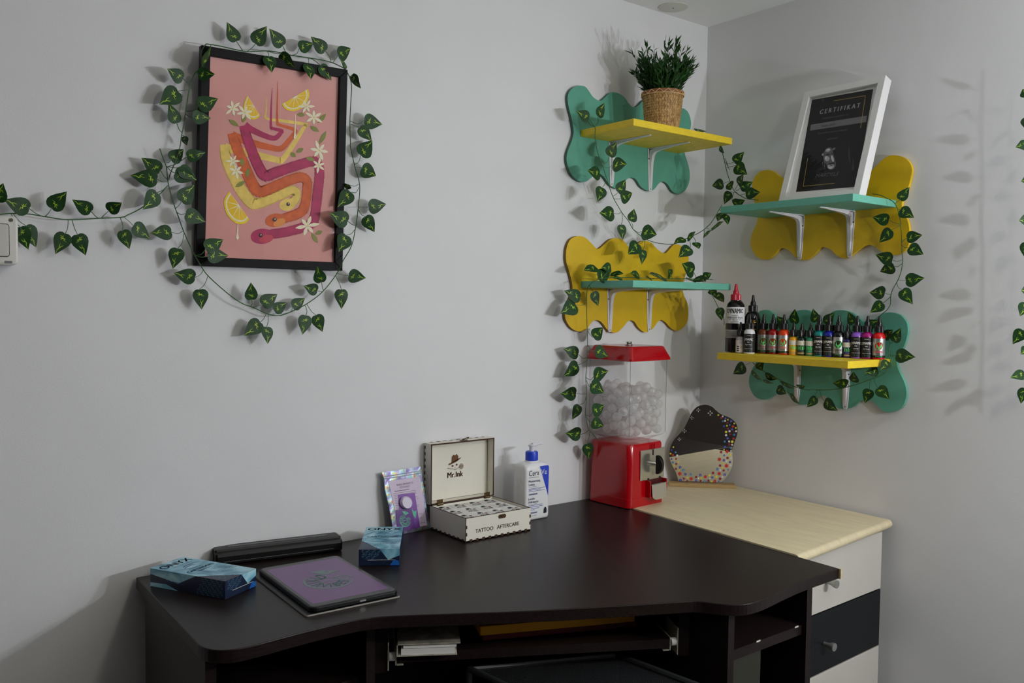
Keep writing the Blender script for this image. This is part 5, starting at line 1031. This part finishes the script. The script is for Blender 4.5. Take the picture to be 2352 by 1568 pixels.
# the twelve small cartons inside
cwx, cwy = (BX1 - BX0 - 2 * Wt - 0.003) / 4, (BY1 - BY0 - 2 * Wt - 0.003) / 3
proto = None
ordx = ['first', 'second', 'third', 'fourth']; ordy = ['front', 'middle', 'back']
mb = MB(); mb.box((0, 0, 0.0235), (cwx - 0.0012, cwy - 0.0012, 0.047)); pm_ = mb.build('carton', mat('white_card', (232, 231, 228), 0.5), bevel=0.0004)
mb = MB(); fnc = lambda a, b, z=0.0: Vector((a - 0.002, b - 0.001, 0.0473 + z)); mrink(mb, fnc, 0.026, 0, 1); mb.poly([fnc(x, y, 0.0001) for x, y in ((-0.014, -0.0135), (0.014, -0.0135), (0.014, -0.0128), (-0.014, -0.0128))], 2)
mb.poly([fnc(0.0115 + 0.0035 * math.cos(q), 0.0058 + 0.003 * math.sin(q), 0.0006) for q in [i * math.pi / 4 for i in range(8)]], 3)
emb = mb.build('emblem', [DARKTXT, PAPER, GREYTXT, mat('rose_red', (140, 30, 30), 0.6)], pm_)
for j in range(3):
    for i in range(4):
        o = pm_ if (i, j) == (0, 0) else dup(pm_)
        o.location = (BX0 + Wt + 0.0015 + cwx * (i + 0.5), BY0 + Wt + 0.0015 + cwy * (j + 0.5), BZ + 0.0032)
        tag(o, 'small white printed carton in the open box, %s row, %s from the left' % (ordy[j], ordx[i]), 'carton', 'cartons in the aftercare box')

# ================================================================== lotion bottle
CX, CY = (-0.797 - 0.718) / 2, -0.0865; CW, CDp = 0.079, 0.053
t = thing('lotion_bottle', 'white pump bottle of moisturising lotion with blue collar and label', 'bottle', (CX, CY, ZD + 0.0003))
LOT = mat('lotion_white', (232, 232, 233), 0.3, **{'Subsurface Weight': 0.0})
secs = []
for z, w, d, r in ((0, 0.92, 0.86, 0.007), (0.0015, 0.96, 0.93, 0.007), (0.005, 0.99, 0.985, 0.007), (0.010, 1, 1, 0.007), (0.126, 1, 1, 0.007), (0.133, 0.985, 0.98, 0.008), (0.138, 0.95, 0.92, 0.011), (0.142, 0.88, 0.82, 0.016), (0.1445, 0.74, 0.70, 0.016), (0.1455, 0.44, 0.62, 0.0155), (0.149, 0.43, 0.62, 0.0155)): secs.append(sect(CW * w, CDp * d, r, z, 5))
body = loft(secs).build('bottle_body', LOT, t, smooth=True, angle=50)
MB().lathe([(0.0162, 0.1475), (0.0164, 0.150), (0.0164, 0.168), (0.0152, 0.1715), (0.008, 0.172)], 32).build('collar', mat('collar_blue', (30, 66, 206), 0.4), t, smooth=True)
mb = MB(); mb.lathe([(0.0066, 0.171), (0.0066, 0.184), (0.0090, 0.1845), (0.0098, 0.1875), (0.006, 0.190), (0.0005, 0.1905)], 24)
mb.tube([(0.0, -0.001, 0.1872), (0.012, -0.002, 0.1878), (0.022, -0.003, 0.1902), (0.030, -0.004, 0.1893)], [0.006, 0.0045, 0.0032, 0.0026], 10); mb.build('pump_head', mat('pump_white', (222, 221, 226), 0.35), t, smooth=True, angle=50)
YFc = CY - CDp / 2 - 0.0003
cl = crop(1160, 1010, 7.84)
lpt = lambda x, y, z=0.0: onY(*cl(x, y), YFc) + Vector((0, -z, 0))
mb = MB(); mb.poly([lpt(628, 475), lpt(700, 462), lpt(765, 453), lpt(785, 462), lpt(792, 490), lpt(790, 560), lpt(776, 1000)], 0)
def ltx(s, x, y, size, m, bold=0.0, sx=0.92, lift=0.0002):
    p = lpt(x, y, lift); mb.text(s, size, lambda a, b: p + Vector((a, 0, b)), 'LEFT', bold, sx, m)
ltx('Cera', 425, 615, 0.0195, 1, 0.0, 0.88); ltx('Ve', 652, 582, 0.0195, 2, 0.0, 0.9)
ltx('DEVELOPED WITH DERMATOLOGISTS', 428, 686, 0.0024, 1, 0, 0.78); ltx('Moisturising', 425, 755, 0.0084, 3, 0.015); ltx('Lotion', 425, 815, 0.0084, 3, 0.015); ltx('For dry to very dry skin', 425, 855, 0.0030, 1)
for x, y, w in ((425, 893, 290), (425, 915, 220), (425, 940, 290), (420, 1195, 250), (440, 1220, 240), (455, 1248, 155), (455, 1272, 80)):
    p = lpt(x, y, 0.0002); q = lpt(x + w, y - w * 0.14, 0.0002); wv = q.x - p.x; mb.poly([p, p + Vector((wv, 0, 0)), p + Vector((wv, 0, 0.0011)), p + Vector((0, 0, 0.0011))], 3)
for x, y, w in ((425, 990, 163), (455, 1320, 125)):
    p = lpt(x, y, 0.0002); wv = lpt(x + w, y - 20).x - p.x; mb.poly([p + Vector((a * wv, 0, b)) for a, b in ((0.05, -0.0019), (0.95, -0.0019), (1, 0), (0.95, 0.0019), (0.05, 0.0019), (0, 0))], 4)
ltx('Loción', 418, 1072, 0.0084, 3, 0.015); ltx('Hidratante', 416, 1132, 0.0084, 3, 0.015); ltx('Para piel seca a muy seca', 418, 1168, 0.0030, 1); ltx('16 fl oz, 473 ml', 458, 1372, 0.0036, 1)
mb.poly([lpt(x, y, 0.0002) for x, y in ((690, 1320), (746, 1305), (748, 1240), (735, 1205), (712, 1205), (695, 1245))], 1)
mb.build('printed_label', [mat('lotion_blue', (36, 66, 196), 0.4), mat('lotion_black', (16, 18, 40), 0.5), TXTW, mat('lotion_navy', (40, 60, 160), 0.5), mat('lotion_grey', (110, 116, 140), 0.5)], body, world=True)
mb = MB(); mb.text('CeraVe', 0.028, lambda a, b: Vector((CX - CW / 2 - 0.0006, CY - b + 0.002, ZD + 0.066 - a)), 'CENTER', 0.0, 1.0); mb.build('embossed_name', LOT, body, world=True)

# ================================================================== chameleon emblem
def chameleon(mb, fn, s, m=0, m2=None):
    up = fn(0, 0, 1) - fn(0, 0, 0); m2 = m if m2 is None else m2
    A = lambda d, r, cx=0.0, cy=0.0: fn((cx + r * math.cos(math.radians(d))) * s, (cy + r * math.sin(math.radians(d))) * s)
    mb.strip([A(d, 1.0 + (0.03 if (d // 8) % 2 else 0.0)) for d in range(120, 352, 8)], [0.05 + 0.10 * math.sin(math.radians((d - 120) / 232 * 180)) for d in range(120, 352, 8)] if False else [s * (0.05 + 0.09 * math.sin(math.radians((d - 120) / 232 * 180))) for d in range(120, 352, 8)], up, m)
    mb.strip([A(d, 0.42 - 0.36 * (d + 10) / 660, 0.62, -0.02) for d in range(-10, 640, 18)], s * 0.075, up, m)
    for i in range(0):
        d = 125 + i * 16; mb.poly([A(d - 3, 1.04), A(d + 3, 1.04), A(d + 4, 1.17)], m)
    mb.poly([fn(x * s, y * s) for x, y in ((-0.25, 1.50), (0.30, 1.46), (0.78, 1.20), (0.98, 1.02), (0.55, 0.92), (0.36, 0.76), (0.10, 0.95))], m)
    mb.poly([fn((0.42 + 0.10 * math.cos(q)) * s, (1.18 + 0.10 * math.sin(q)) * s, 0.0002) for q in [i * math.pi / 5 for i in range(10)]], m2)
    mb.strip([fn(x * s, y * s) for x, y in ((0.15, 0.62), (0.02, 0.38), (0.30, 0.26), (0.48, 0.06))], s * 0.07, up, m); mb.strip([fn(x * s, y * s) for x, y in ((-0.35, -0.08), (0.02, -0.02), (0.12, -0.12))], s * 0.08, up, m)
    for i, ch in enumerate('VIVID'):
        d = math.radians(204 - i * 27); r = 0.60; c, sn = math.cos(d), math.sin(d)
        mb.text(ch, 0.88 * s, lambda a, b: fn(r * c * s + a * sn + b * c, r * sn * s - a * c + b * sn), 'CENTER', 0.05, 0.55, m)
    for i, ch in enumerate('VIBES'):
        d = math.radians(232 + i * 22); r = 0.68; c, sn = math.cos(d), math.sin(d)
        mb.text(ch, 0.68 * s, lambda a, b: fn(r * c * s - a * sn - b * c, r * sn * s + a * c - b * sn), 'CENTER', 0.05, 0.66, m)

# ================================================================== foil pouch
ZP = ZD + 0.0005
pbl, pbr = onZ(*ck(320, 1480), ZP), onZ(*ck(1040, 1335), ZP)
ptop = onY(*ck(445, 155), -0.012)
pu = (pbr - pbl).normalized(); pm0 = (pbl + pbr) / 2; pv = (ptop - pm0); pn = pu.cross(pv).normalized(); pn = pn if pn.y < 0 else -pn
t = thing('foil_pouch', 'holographic foil zip pouch with a purple card and white button, leaning on the wall', 'pouch', pm0)
kp = lambda x, y, z=0.0: onP(*ck(x, y), pm0, pn) + pn * z
HF = bpy.data.materials.new('holographic_foil'); HF.use_nodes = True; nt = HF.node_tree; hp = nt.nodes['Principled BSDF']; hp.inputs['Metallic'].default_value = 0.85; hp.inputs['Roughness'].default_value = 0.25
tcn = nt.nodes.new('ShaderNodeTexCoord'); nz = nt.nodes.new('ShaderNodeTexNoise'); nz.inputs['Scale'].default_value = 60; nz.inputs['Detail'].default_value = 4; rp = nt.nodes.new('ShaderNodeValToRGB'); cb = rp.color_ramp
nt.links.new(tcn.outputs['Object'], nz.inputs['Vector']); nt.links.new(nz.outputs[0], rp.inputs[0]); nt.links.new(rp.outputs[0], hp.inputs['Base Color'])
cb.elements[0].position = 0.30; cb.elements[0].color = rgb((96, 88, 128)); cb.elements[1].position = 0.72; cb.elements[1].color = rgb((130, 118, 170))
for pos, c in ((0.42, (136, 130, 168)), (0.50, (168, 166, 184)), (0.55, (116, 176, 186)), (0.60, (186, 180, 120)), (0.65, (176, 130, 130))): el = cb.elements.new(pos); el.color = rgb(c)
bn = nt.nodes.new('ShaderNodeBump'); bn.inputs['Strength'].default_value = 0.35; bn.inputs['Distance'].default_value = 0.003; nt.links.new(nz.outputs[0], bn.inputs['Height']); nt.links.new(bn.outputs[0], hp.inputs['Normal'])
OUTP = [(50,215),(440,155),(840,95),(845,200),(862,330),(905,560),(940,880),(985,1130),(1040,1335),(680,1405),(320,1480),(270,1290),(240,1100),(200,900),(160,720),(120,560),(100,330)]
mb = MB(); a_ = [kp(x, y, 0.002) for x, y in OUTP]; b_ = [kp(x, y, -0.001) for x, y in OUTP]; mb.hexa(b_[::-1] if False else b_, a_); mb.build('foil_bag', HF, t, world=True)
mb = MB()
for ys in ((300, 180), (345, 225)): mb.tube([kp(110, ys[0], 0.003), kp(845, ys[1], 0.003)], 0.0012, 6)
mb.build('zip_seal', mat('zip_plastic', (176, 170, 190), 0.2), t, world=True)
LAV = mat('lavender_sheet', (204, 186, 210), 0.35, coat=0.5); PUR = mat('purple_card', (92, 40, 128), 0.4, coat=0.5); MINT = mat('mint_print', (96, 190, 150), 0.5)
sh = MB().poly([kp(x, y, 0.0026) for x, y in ((180,385),(810,300),(870,700),(955,1270),(350,1395),(310,960),(250,700))][::-1]).build('instruction_sheet', LAV, t, world=True)
mb = MB()
def ktx(s, x, y, size, bold=0, sx=0.9): 
    p = kp(x, y, 0.003); mb.text(s, size, lambda a, b: p + pu * a + pv.normalized() * b, 'LEFT', bold, sx, 0)
ktx('KAKO BRINUTI O', 345, 470, 0.0066); ktx('TETOVAZI?', 400, 522, 0.0066); ktx('Priprema bolja od domacinstva', 298, 595, 0.0038, 0.02)
for i in range(14):
    y = 640 + i * 34; x0 = 285 + i * 6; w = 60 if 1 < i else 440
    mb.strip([kp(x0, y, 0.003), kp(x0 + w, y - w * 0.16, 0.003)], 0.0009, pn, 0)
for x, y, w in ((715, 632, 40), (725, 700, 35), (745, 735, 40), (745, 870, 45), (755, 900, 30), (790, 1045, 60), (790, 1130, 70), (810, 1225, 110)): mb.strip([kp(x, y, 0.003), kp(x + w, y - w * 0.16, 0.003)], 0.0009, pn, 0)
mb.build('lettering', GREYTXT, sh, world=True)
c1_ = MB().poly([kp(x, y, 0.0034) for x, y in ((370,660),(705,620),(810,1310),(420,1390))][::-1]).build('purple_card', mat('purple_card_light', (122, 62, 160), 0.4, coat=0.5), t, world=True)
mb = MB(); mb.poly([kp(x, y, 0.0037) for x, y in ((640, 930), (690, 1000), (740, 970), (730, 1060), (720, 1135), (690, 1100), (655, 1030))][::-1]); mb.build('emblem', MINT, c1_, world=True)
c2_ = MB().poly([kp(x, y, 0.0042) for x, y in ((320,965),(640,935),(712,1335),(362,1400))][::-1]).build('purple_card', PUR, t, world=True)
pc_ = kp(505, 1170, 0.0046); pvn = pv.normalized()
mb = MB(); chameleon(mb, lambda a, b, z=0.0: pc_ + pu * a + pvn * b + pn * z, 0.0145, 0, 1); mb.build('emblem', [MINT, mat('eye_blue', (70, 130, 190), 0.5)], c2_, world=True)
pk = kp(508, 818, 0.0042); mb = MB(); mb.lathe([(0.0155, 0), (0.0155, 0.006), (0.0138, 0.0095), (0.0128, 0.0098), (0.0122, 0.009), (0.0005, 0.009)], 32, fn=lambda p: pk + pu * p.x + pvn * p.y + pn * p.z); mb.build('white_button', mat('button_white', (222, 216, 232), 0.25), t, world=True, smooth=True)

# ================================================================== cartridge boxes
dk = crop(300, 1150, 3.675)
CTOP = bpy.data.materials.new('ice_blue_print'); CTOP.use_nodes = True; nt = CTOP.node_tree; xp = nt.nodes['Principled BSDF']; xp.inputs['Roughness'].default_value = 0.3
tcn = nt.nodes.new('ShaderNodeTexCoord'); nz = nt.nodes.new('ShaderNodeTexNoise'); nz.inputs['Scale'].default_value = 16; nz.inputs['Detail'].default_value = 2.5; nz.inputs['Distortion'].default_value = 1.6; rp = nt.nodes.new('ShaderNodeValToRGB')
nt.links.new(tcn.outputs['Object'], nz.inputs['Vector']); nt.links.new(nz.outputs[0], rp.inputs[0]); nt.links.new(rp.outputs[0], xp.inputs['Base Color']); cb = rp.color_ramp
cb.elements[0].position = 0.32; cb.elements[0].color = rgb((66, 128, 158)); cb.elements[1].position = 0.66; cb.elements[1].color = rgb((176, 220, 232)); el = cb.elements.new(0.48); el.color = rgb((124, 186, 208))
CSIDE = mat('navy_card', (24, 36, 62), 0.35, noise=0.3, nscale=30); KEYM = mat('key_pattern', (66, 104, 130), 0.4); BLUEC = mat('blue_corner', (28, 96, 176), 0.35); INKB = mat('onyx_ink', (24, 44, 104), 0.5)
def cartbox(label, corner, ux, name='cartridge_box'):
    # corner: front-left bottom corner; ux: along the short front edge; uy into the length
    ux = Vector(ux).normalized(); uy = Vector((-ux.y, ux.x, 0)); w, l, h = 0.0845, 0.182, 0.034; o = Vector(corner)
    t = thing(name, label, 'box', o + ux * w / 2 + uy * l / 2, 0, 'tattoo cartridge boxes on the desk')
    G = lambda a, b, c=0.0: o + ux * a + uy * b + Vector((0, 0, c))
    MB().hexa([G(0, 0), G(w, 0), G(w, l), G(0, l)], [G(0, 0, h), G(w, 0, h), G(w, l, h), G(0, l, h)]).build('carton', CSIDE, t, world=True, bevel=0.0004)
    e = 0.0003
    top = MB().poly([G(0.0, l * 0.02, h + e), G(0, l, h + e), G(w, l, h + e), G(w, 0.0, h + e), G(w * 0.52, 0, h + e), G(w * 0.36, l * 0.10, h + e), G(w * 0.22, l * 0.22, h + e), G(0.0, l * 0.36, h + e)][1:]).build('printed_top', CTOP, t, world=True)
    mb = MB(); tf_ = lambda b0: (lambda a, b: G(w / 2 + a, b0 + b, h + 2 * e))
    mb.text('ONYX', 0.026, tf_(l * 0.88), 'CENTER', 0.02, 1.0); mb.text('TATTOO SUPPLY', 0.0062, tf_(l * 0.785), 'CENTER', 0, 1.1)
    mb.text('PREMIUM', 0.0068, tf_(l * 0.60), 'CENTER', 0.0, 1.2); mb.text('CARTRIDGES', 0.0118, tf_(l * 0.535), 'CENTER', 0.02, 0.98); mb.text('NEEDLES', 0.0070, tf_(l * 0.475), 'CENTER', 0.01, 1.1)
    mb.text('20 PCS BOX', 0.0064, lambda a, b: G(w * 0.72 + a, l * 0.27 + b, h + 2 * e), 'CENTER', 0, 0.9)
    bxp = [(w * 0.50, l * 0.235), (w * 0.94, l * 0.235), (w * 0.94, l * 0.305), (w * 0.50, l * 0.305), (w * 0.50, l * 0.235)]; mb.strip([G(a, b, h + 2 * e) for a, b in bxp], 0.0008, Vector((0, 0, 1)))
    for q0, r0 in ((0.56, 0.13), (0.60, 0.10)): mb.strip([G(w * (0.5 + r0 * 1.7 * math.cos(math.radians(d))), l * (0.64 + 0.05 * math.sin(math.radians(d)) + (q0 - 0.56)), h + 2 * e) for d in range(20, 165, 12)], [0.0004 + 0.0014 * math.sin(math.radians((d - 20) / 145 * 180)) for d in range(20, 165, 12)], Vector((0, 0, 1)))
    mb.build('lettering', INKB, top, world=True)
    # key pattern on the dark corner of the top, the long side and the front end
    mb = MB()
    def key(fn, W_, H_, inside, nrm, u=0.0062):
        nx, ny = int(W_ / u) + 1, int(H_ / u) + 1
        for i in range(nx):
            for j in range(ny):
                x, y = i * u, j * u + (u / 2 if i % 2 else 0)
                pl_ = [(0.1, 0.1), (0.1, 0.75), (0.55, 0.75), (0.55, 0.4)] if (i + j) % 2 else [(0.05, 0.3), (0.75, 0.3), (0.75, 0.85), (0.35, 0.85)]
                P2 = [(x + a * u, y + b * u) for a, b in pl_]
                if all(inside(a, b) for a, b in P2): mb.strip([fn(a, b) for a, b in P2], u * 0.20, nrm)
    key(lambda a, b: G(a, b, h + 2 * e), w, l, lambda a, b: a > 0.002 and b > 0.002 and b < l * 0.34 * (1 - a / (w * 0.56)), Vector((0, 0, 1)))
    key(lambda a, b: G(-e, a, b), l, h, lambda a, b: 0.001 < b < h - 0.001 and 0.001 < a < l * 0.40 - b * 0.5, -ux)
    key(lambda a, b: G(a, -e, b), w, h, lambda a, b: 0.012 < b < h - 0.001 and 0.001 < a < w * 0.42 + b * 0.4, -uy)
    mb.build('key_pattern', KEYM, t, world=True)
    MB().poly([G(w * 0.52, -e, h), G(w * 0.72, -e, 0.012), G(w, -e, h * 0.62), G(w, -e, h)][::-1]).build('end_print', CTOP, t, world=True)
    MB().poly([G(w * 0.76, -2 * e, 0.0005), G(w, -2 * e, 0.0005), G(w * 0.98, -2 * e, 0.010), G(w * 0.86, -2 * e, 0.0125)]).build('corner_print', BLUEC, t, world=True)
    mb = MB(); mb.box(tuple(G(w * 0.56, -0.0004, 0.0125)), (0.0005, 0.0005, 0.0005)); mb.strip([G(w * 0.22, -2 * e, 0.0118), G(w * 0.90, -2 * e, 0.0118)], 0.0007, -uy); mb.build('flap_edge', PAPER, t, world=True)
    mb = MB(); mb.poly([G(-e, l * 0.38, h), G(-e, l, h), G(-e, l, h * 0.70), G(-e, l * 0.8, h * 0.55), G(-e, l * 0.62, h * 0.40), G(-e, l * 0.5, h * 0.72)]); mb.poly([G(-e, l, 0), G(-e, l, h * 0.22), G(-e, l * 0.78, h * 0.26), G(-e, l * 0.62, 0.0)]); mb.build('side_print', CTOP, t, world=True)
    mb = MB(); mb.text('FOR PROFESSIONALS', 0.0058, lambda a, b: G(-2 * e, l * 0.66 - a, h * 0.42 + b), 'CENTER', 0.01, 0.9); mb.build('side_lettering', mat('side_blue', (60, 90, 160), 0.5), t, world=True)
    return t
A_ = onZ(*dk(800, 833), ZD + 0.0004); B_ = onZ(*dk(1065, 715), ZD + 0.0004)
cartbox('ice-blue printed cartridge box at the left end of the desk', A_, B_ - A_)
A_ = onZ(*dk(1925, 547), ZD + 0.0004); B_ = onZ(*dk(2265, 543), ZD + 0.0004)
cartbox('ice-blue printed cartridge box between the tablet and the foil pouch', A_, B_ - A_)

# ================================================================== portable printer
pa, pb_ = onZ(*dk(950, 532), ZD), onZ(*dk(1790, 425), ZD)
u = (pb_ - pa).normalized(); v = Vector((-u.y, u.x, 0)); LEN = 0.268; DEP = 0.052; HH = 0.031
v = v if v.y > 0 else -v
o0 = pb_ - u * LEN
t = thing('portable_printer', 'slim black portable document printer lying along the wall', 'printer', o0 + u * LEN / 2 + v * DEP / 2)
prf = [(0.005, 0.0), (0.0, 0.004), (0.0, 0.019), (0.003, 0.0245), (0.013, 0.027), (0.015, HH), (DEP - 0.004, HH), (DEP, HH - 0.004), (DEP, 0.004), (DEP - 0.004, 0.0)]
PRB = mat('printer_black', (11, 11, 13), 0.4, spec=0.35)
ends = [0.0, 0.004, LEN - 0.004, LEN]; mb = MB(); k = len(prf); vs = []
for i, a in enumerate(ends):
    sc = 0.90 if i in (0, 3) else 1.0
    for d, z in prf: vs.append(o0 + u * a + v * (DEP / 2 + (d - DEP / 2) * sc) + Vector((0, 0, ZD + 0.0005 - ZD + HH / 2 + (z - HH / 2) * sc)))
mb.add(vs, [(i * k + j, i * k + (j + 1) % k, (i + 1) * k + (j + 1) % k, (i + 1) * k + j) for i in range(3) for j in range(k)] + [tuple(range(k))[::-1], tuple(range(3 * k, 4 * k))]); mb.build('housing', PRB, t, world=True, smooth=True, angle=18)
pf_ = lambda a, d, z: o0 + u * a + v * d + Vector((0, 0, z))
mb = MB(); mb.hexa([pf_(0.016, -0.0006, 0.0085), pf_(LEN - 0.02, -0.0006, 0.0085), pf_(LEN - 0.02, 0.001, 0.0085), pf_(0.016, 0.001, 0.0085)], [pf_(0.016, -0.0006, 0.0092), pf_(LEN - 0.02, -0.0006, 0.0092), pf_(LEN - 0.02, 0.001, 0.0092), pf_(0.016, 0.001, 0.0092)]); mb.build('silver_trim', mat('trim_silver', (150, 150, 152), 0.3, 0.6), t, world=True)
MB().hexa([pf_(0.03, 0.028, HH + 0.0004), pf_(LEN - 0.025, 0.028, HH + 0.0004), pf_(LEN - 0.025, 0.038, HH + 0.0004), pf_(0.03, 0.038, HH + 0.0004)], [pf_(0.03, 0.028, HH + 0.0009), pf_(LEN - 0.025, 0.028, HH + 0.0009), pf_(LEN - 0.025, 0.038, HH + 0.0009), pf_(0.03, 0.038, HH + 0.0009)]).build('paper_slot', BLACKGLOSS, t, world=True)
mb = MB()                                        # tiny illegible lettering: short printed dashes
for a_, d_, n_ in ((LEN * 0.44, 0.0215, 9), (LEN - 0.055, 0.046, 7), (0.022, 0.046, 4)):
    for i in range(n_): mb.poly([pf_(a_ + i * 0.0034 + x, d_ + y, HH + 0.0006) for x, y in ((0, 0), (0.0022, 0), (0.0022, 0.0022), (0, 0.0022))])
mb.build('lettering', GREYTXT, t, world=True, kind='stuff')

# ================================================================== tablet in a folio case
tc_ = (Vector((-1.4946, -0.1277, 0)) + Vector((-1.3266, -0.1461, 0)) + Vector((-1.3439, -0.4132, 0)) + Vector((-1.5197, -0.4096, 0))) / 4
uy = Vector((0.036, 0.9993, 0)).normalized(); ux = Vector((uy.y, -uy.x, 0)); TW, TL = 0.1745, 0.274
t = thing('tablet', 'tablet in a black folio case showing a green chameleon on a purple screen', 'tablet', (tc_.x, tc_.y, ZD))
tfn = lambda a, b, z=0.0: Vector((tc_.x, tc_.y, 0)) + ux * a + uy * b + Vector((0, 0, z))
MB().prism(rrect(TW + 0.012, TL + 0.006, 0.006), ZD + 0.0003, ZD + 0.0032, lambda a, b, z: tfn(a - 0.005, b, z), 0, 1).build('folio_cover', [BLACK, mat('folio_edge', (150, 146, 138), 0.6)], t, world=True)
MB().prism(rrect(TW, TL, 0.014, 6), ZD + 0.0034, ZD + 0.0125, tfn).build('case_shell', mat('case_black', (9, 10, 12), 0.45, spec=0.35), t, world=True, bevel=0.0022, seg=3)
MB().prism(rrect(TW - 0.009, TL - 0.009, 0.010, 6), ZD + 0.0125, ZD + 0.0128, tfn).build('glass_front', mat('tablet_glass', (40, 41, 44), 0.16, spec=0.35), t, world=True)
SCR = bpy.data.materials.new('screen_purple'); SCR.use_nodes = True; sb = SCR.node_tree.nodes['Principled BSDF']; sb.inputs['Base Color'].default_value = rgb((60, 34, 64)); sb.inputs['Roughness'].default_value = 0.16; sb.inputs['Specular IOR Level'].default_value = 0.3; sb.inputs['Emission Color'].default_value = rgb((96, 60, 110)); sb.inputs['Emission Strength'].default_value = 0.36
SCG = bpy.data.materials.new('screen_green'); SCG.use_nodes = True; sb = SCG.node_tree.nodes['Principled BSDF']; sb.inputs['Base Color'].default_value = rgb((40, 60, 56)); sb.inputs['Roughness'].default_value = 0.16; sb.inputs['Specular IOR Level'].default_value = 0.3; sb.inputs['Emission Color'].default_value = rgb((64, 96, 86)); sb.inputs['Emission Strength'].default_value = 0.45
sx_, sy_ = (TW - 0.022) / 2, (TL - 0.040) / 2
scr = MB().prism([(-sx_, -sy_), (sx_, -sy_), (sx_, sy_), (-sx_, sy_)], ZD + 0.0128, ZD + 0.0129, tfn).build('screen', SCR, t, world=True)
mb = MB(); chameleon(mb, lambda a, b, z=0.0: tfn(a, b - 0.012, ZD + 0.0131 + z * 0.3), 0.045, 0, 1); mb.build('emblem', [SCG, SCR], scr, world=True)
MB().prism(rrect(0.012, 0.003, 0.0014), 0.0, 0.0006, lambda a, b, z: tfn(a + 0.012, -TL / 2 - z, ZD + 0.0078 + b)).build('port', STEEL, t, world=True)
for s in (-1, 1):
    mb = MB()
    for i in range(14): mb.box(tuple(tfn(0.012 + s * (0.018 + i * 0.0024), -TL / 2 - 0.0001, ZD + 0.0078)), (0.0011, 0.0008, 0.0011))
    mb.build('speaker_holes', BLACKGLOSS, t, world=True, kind='stuff')
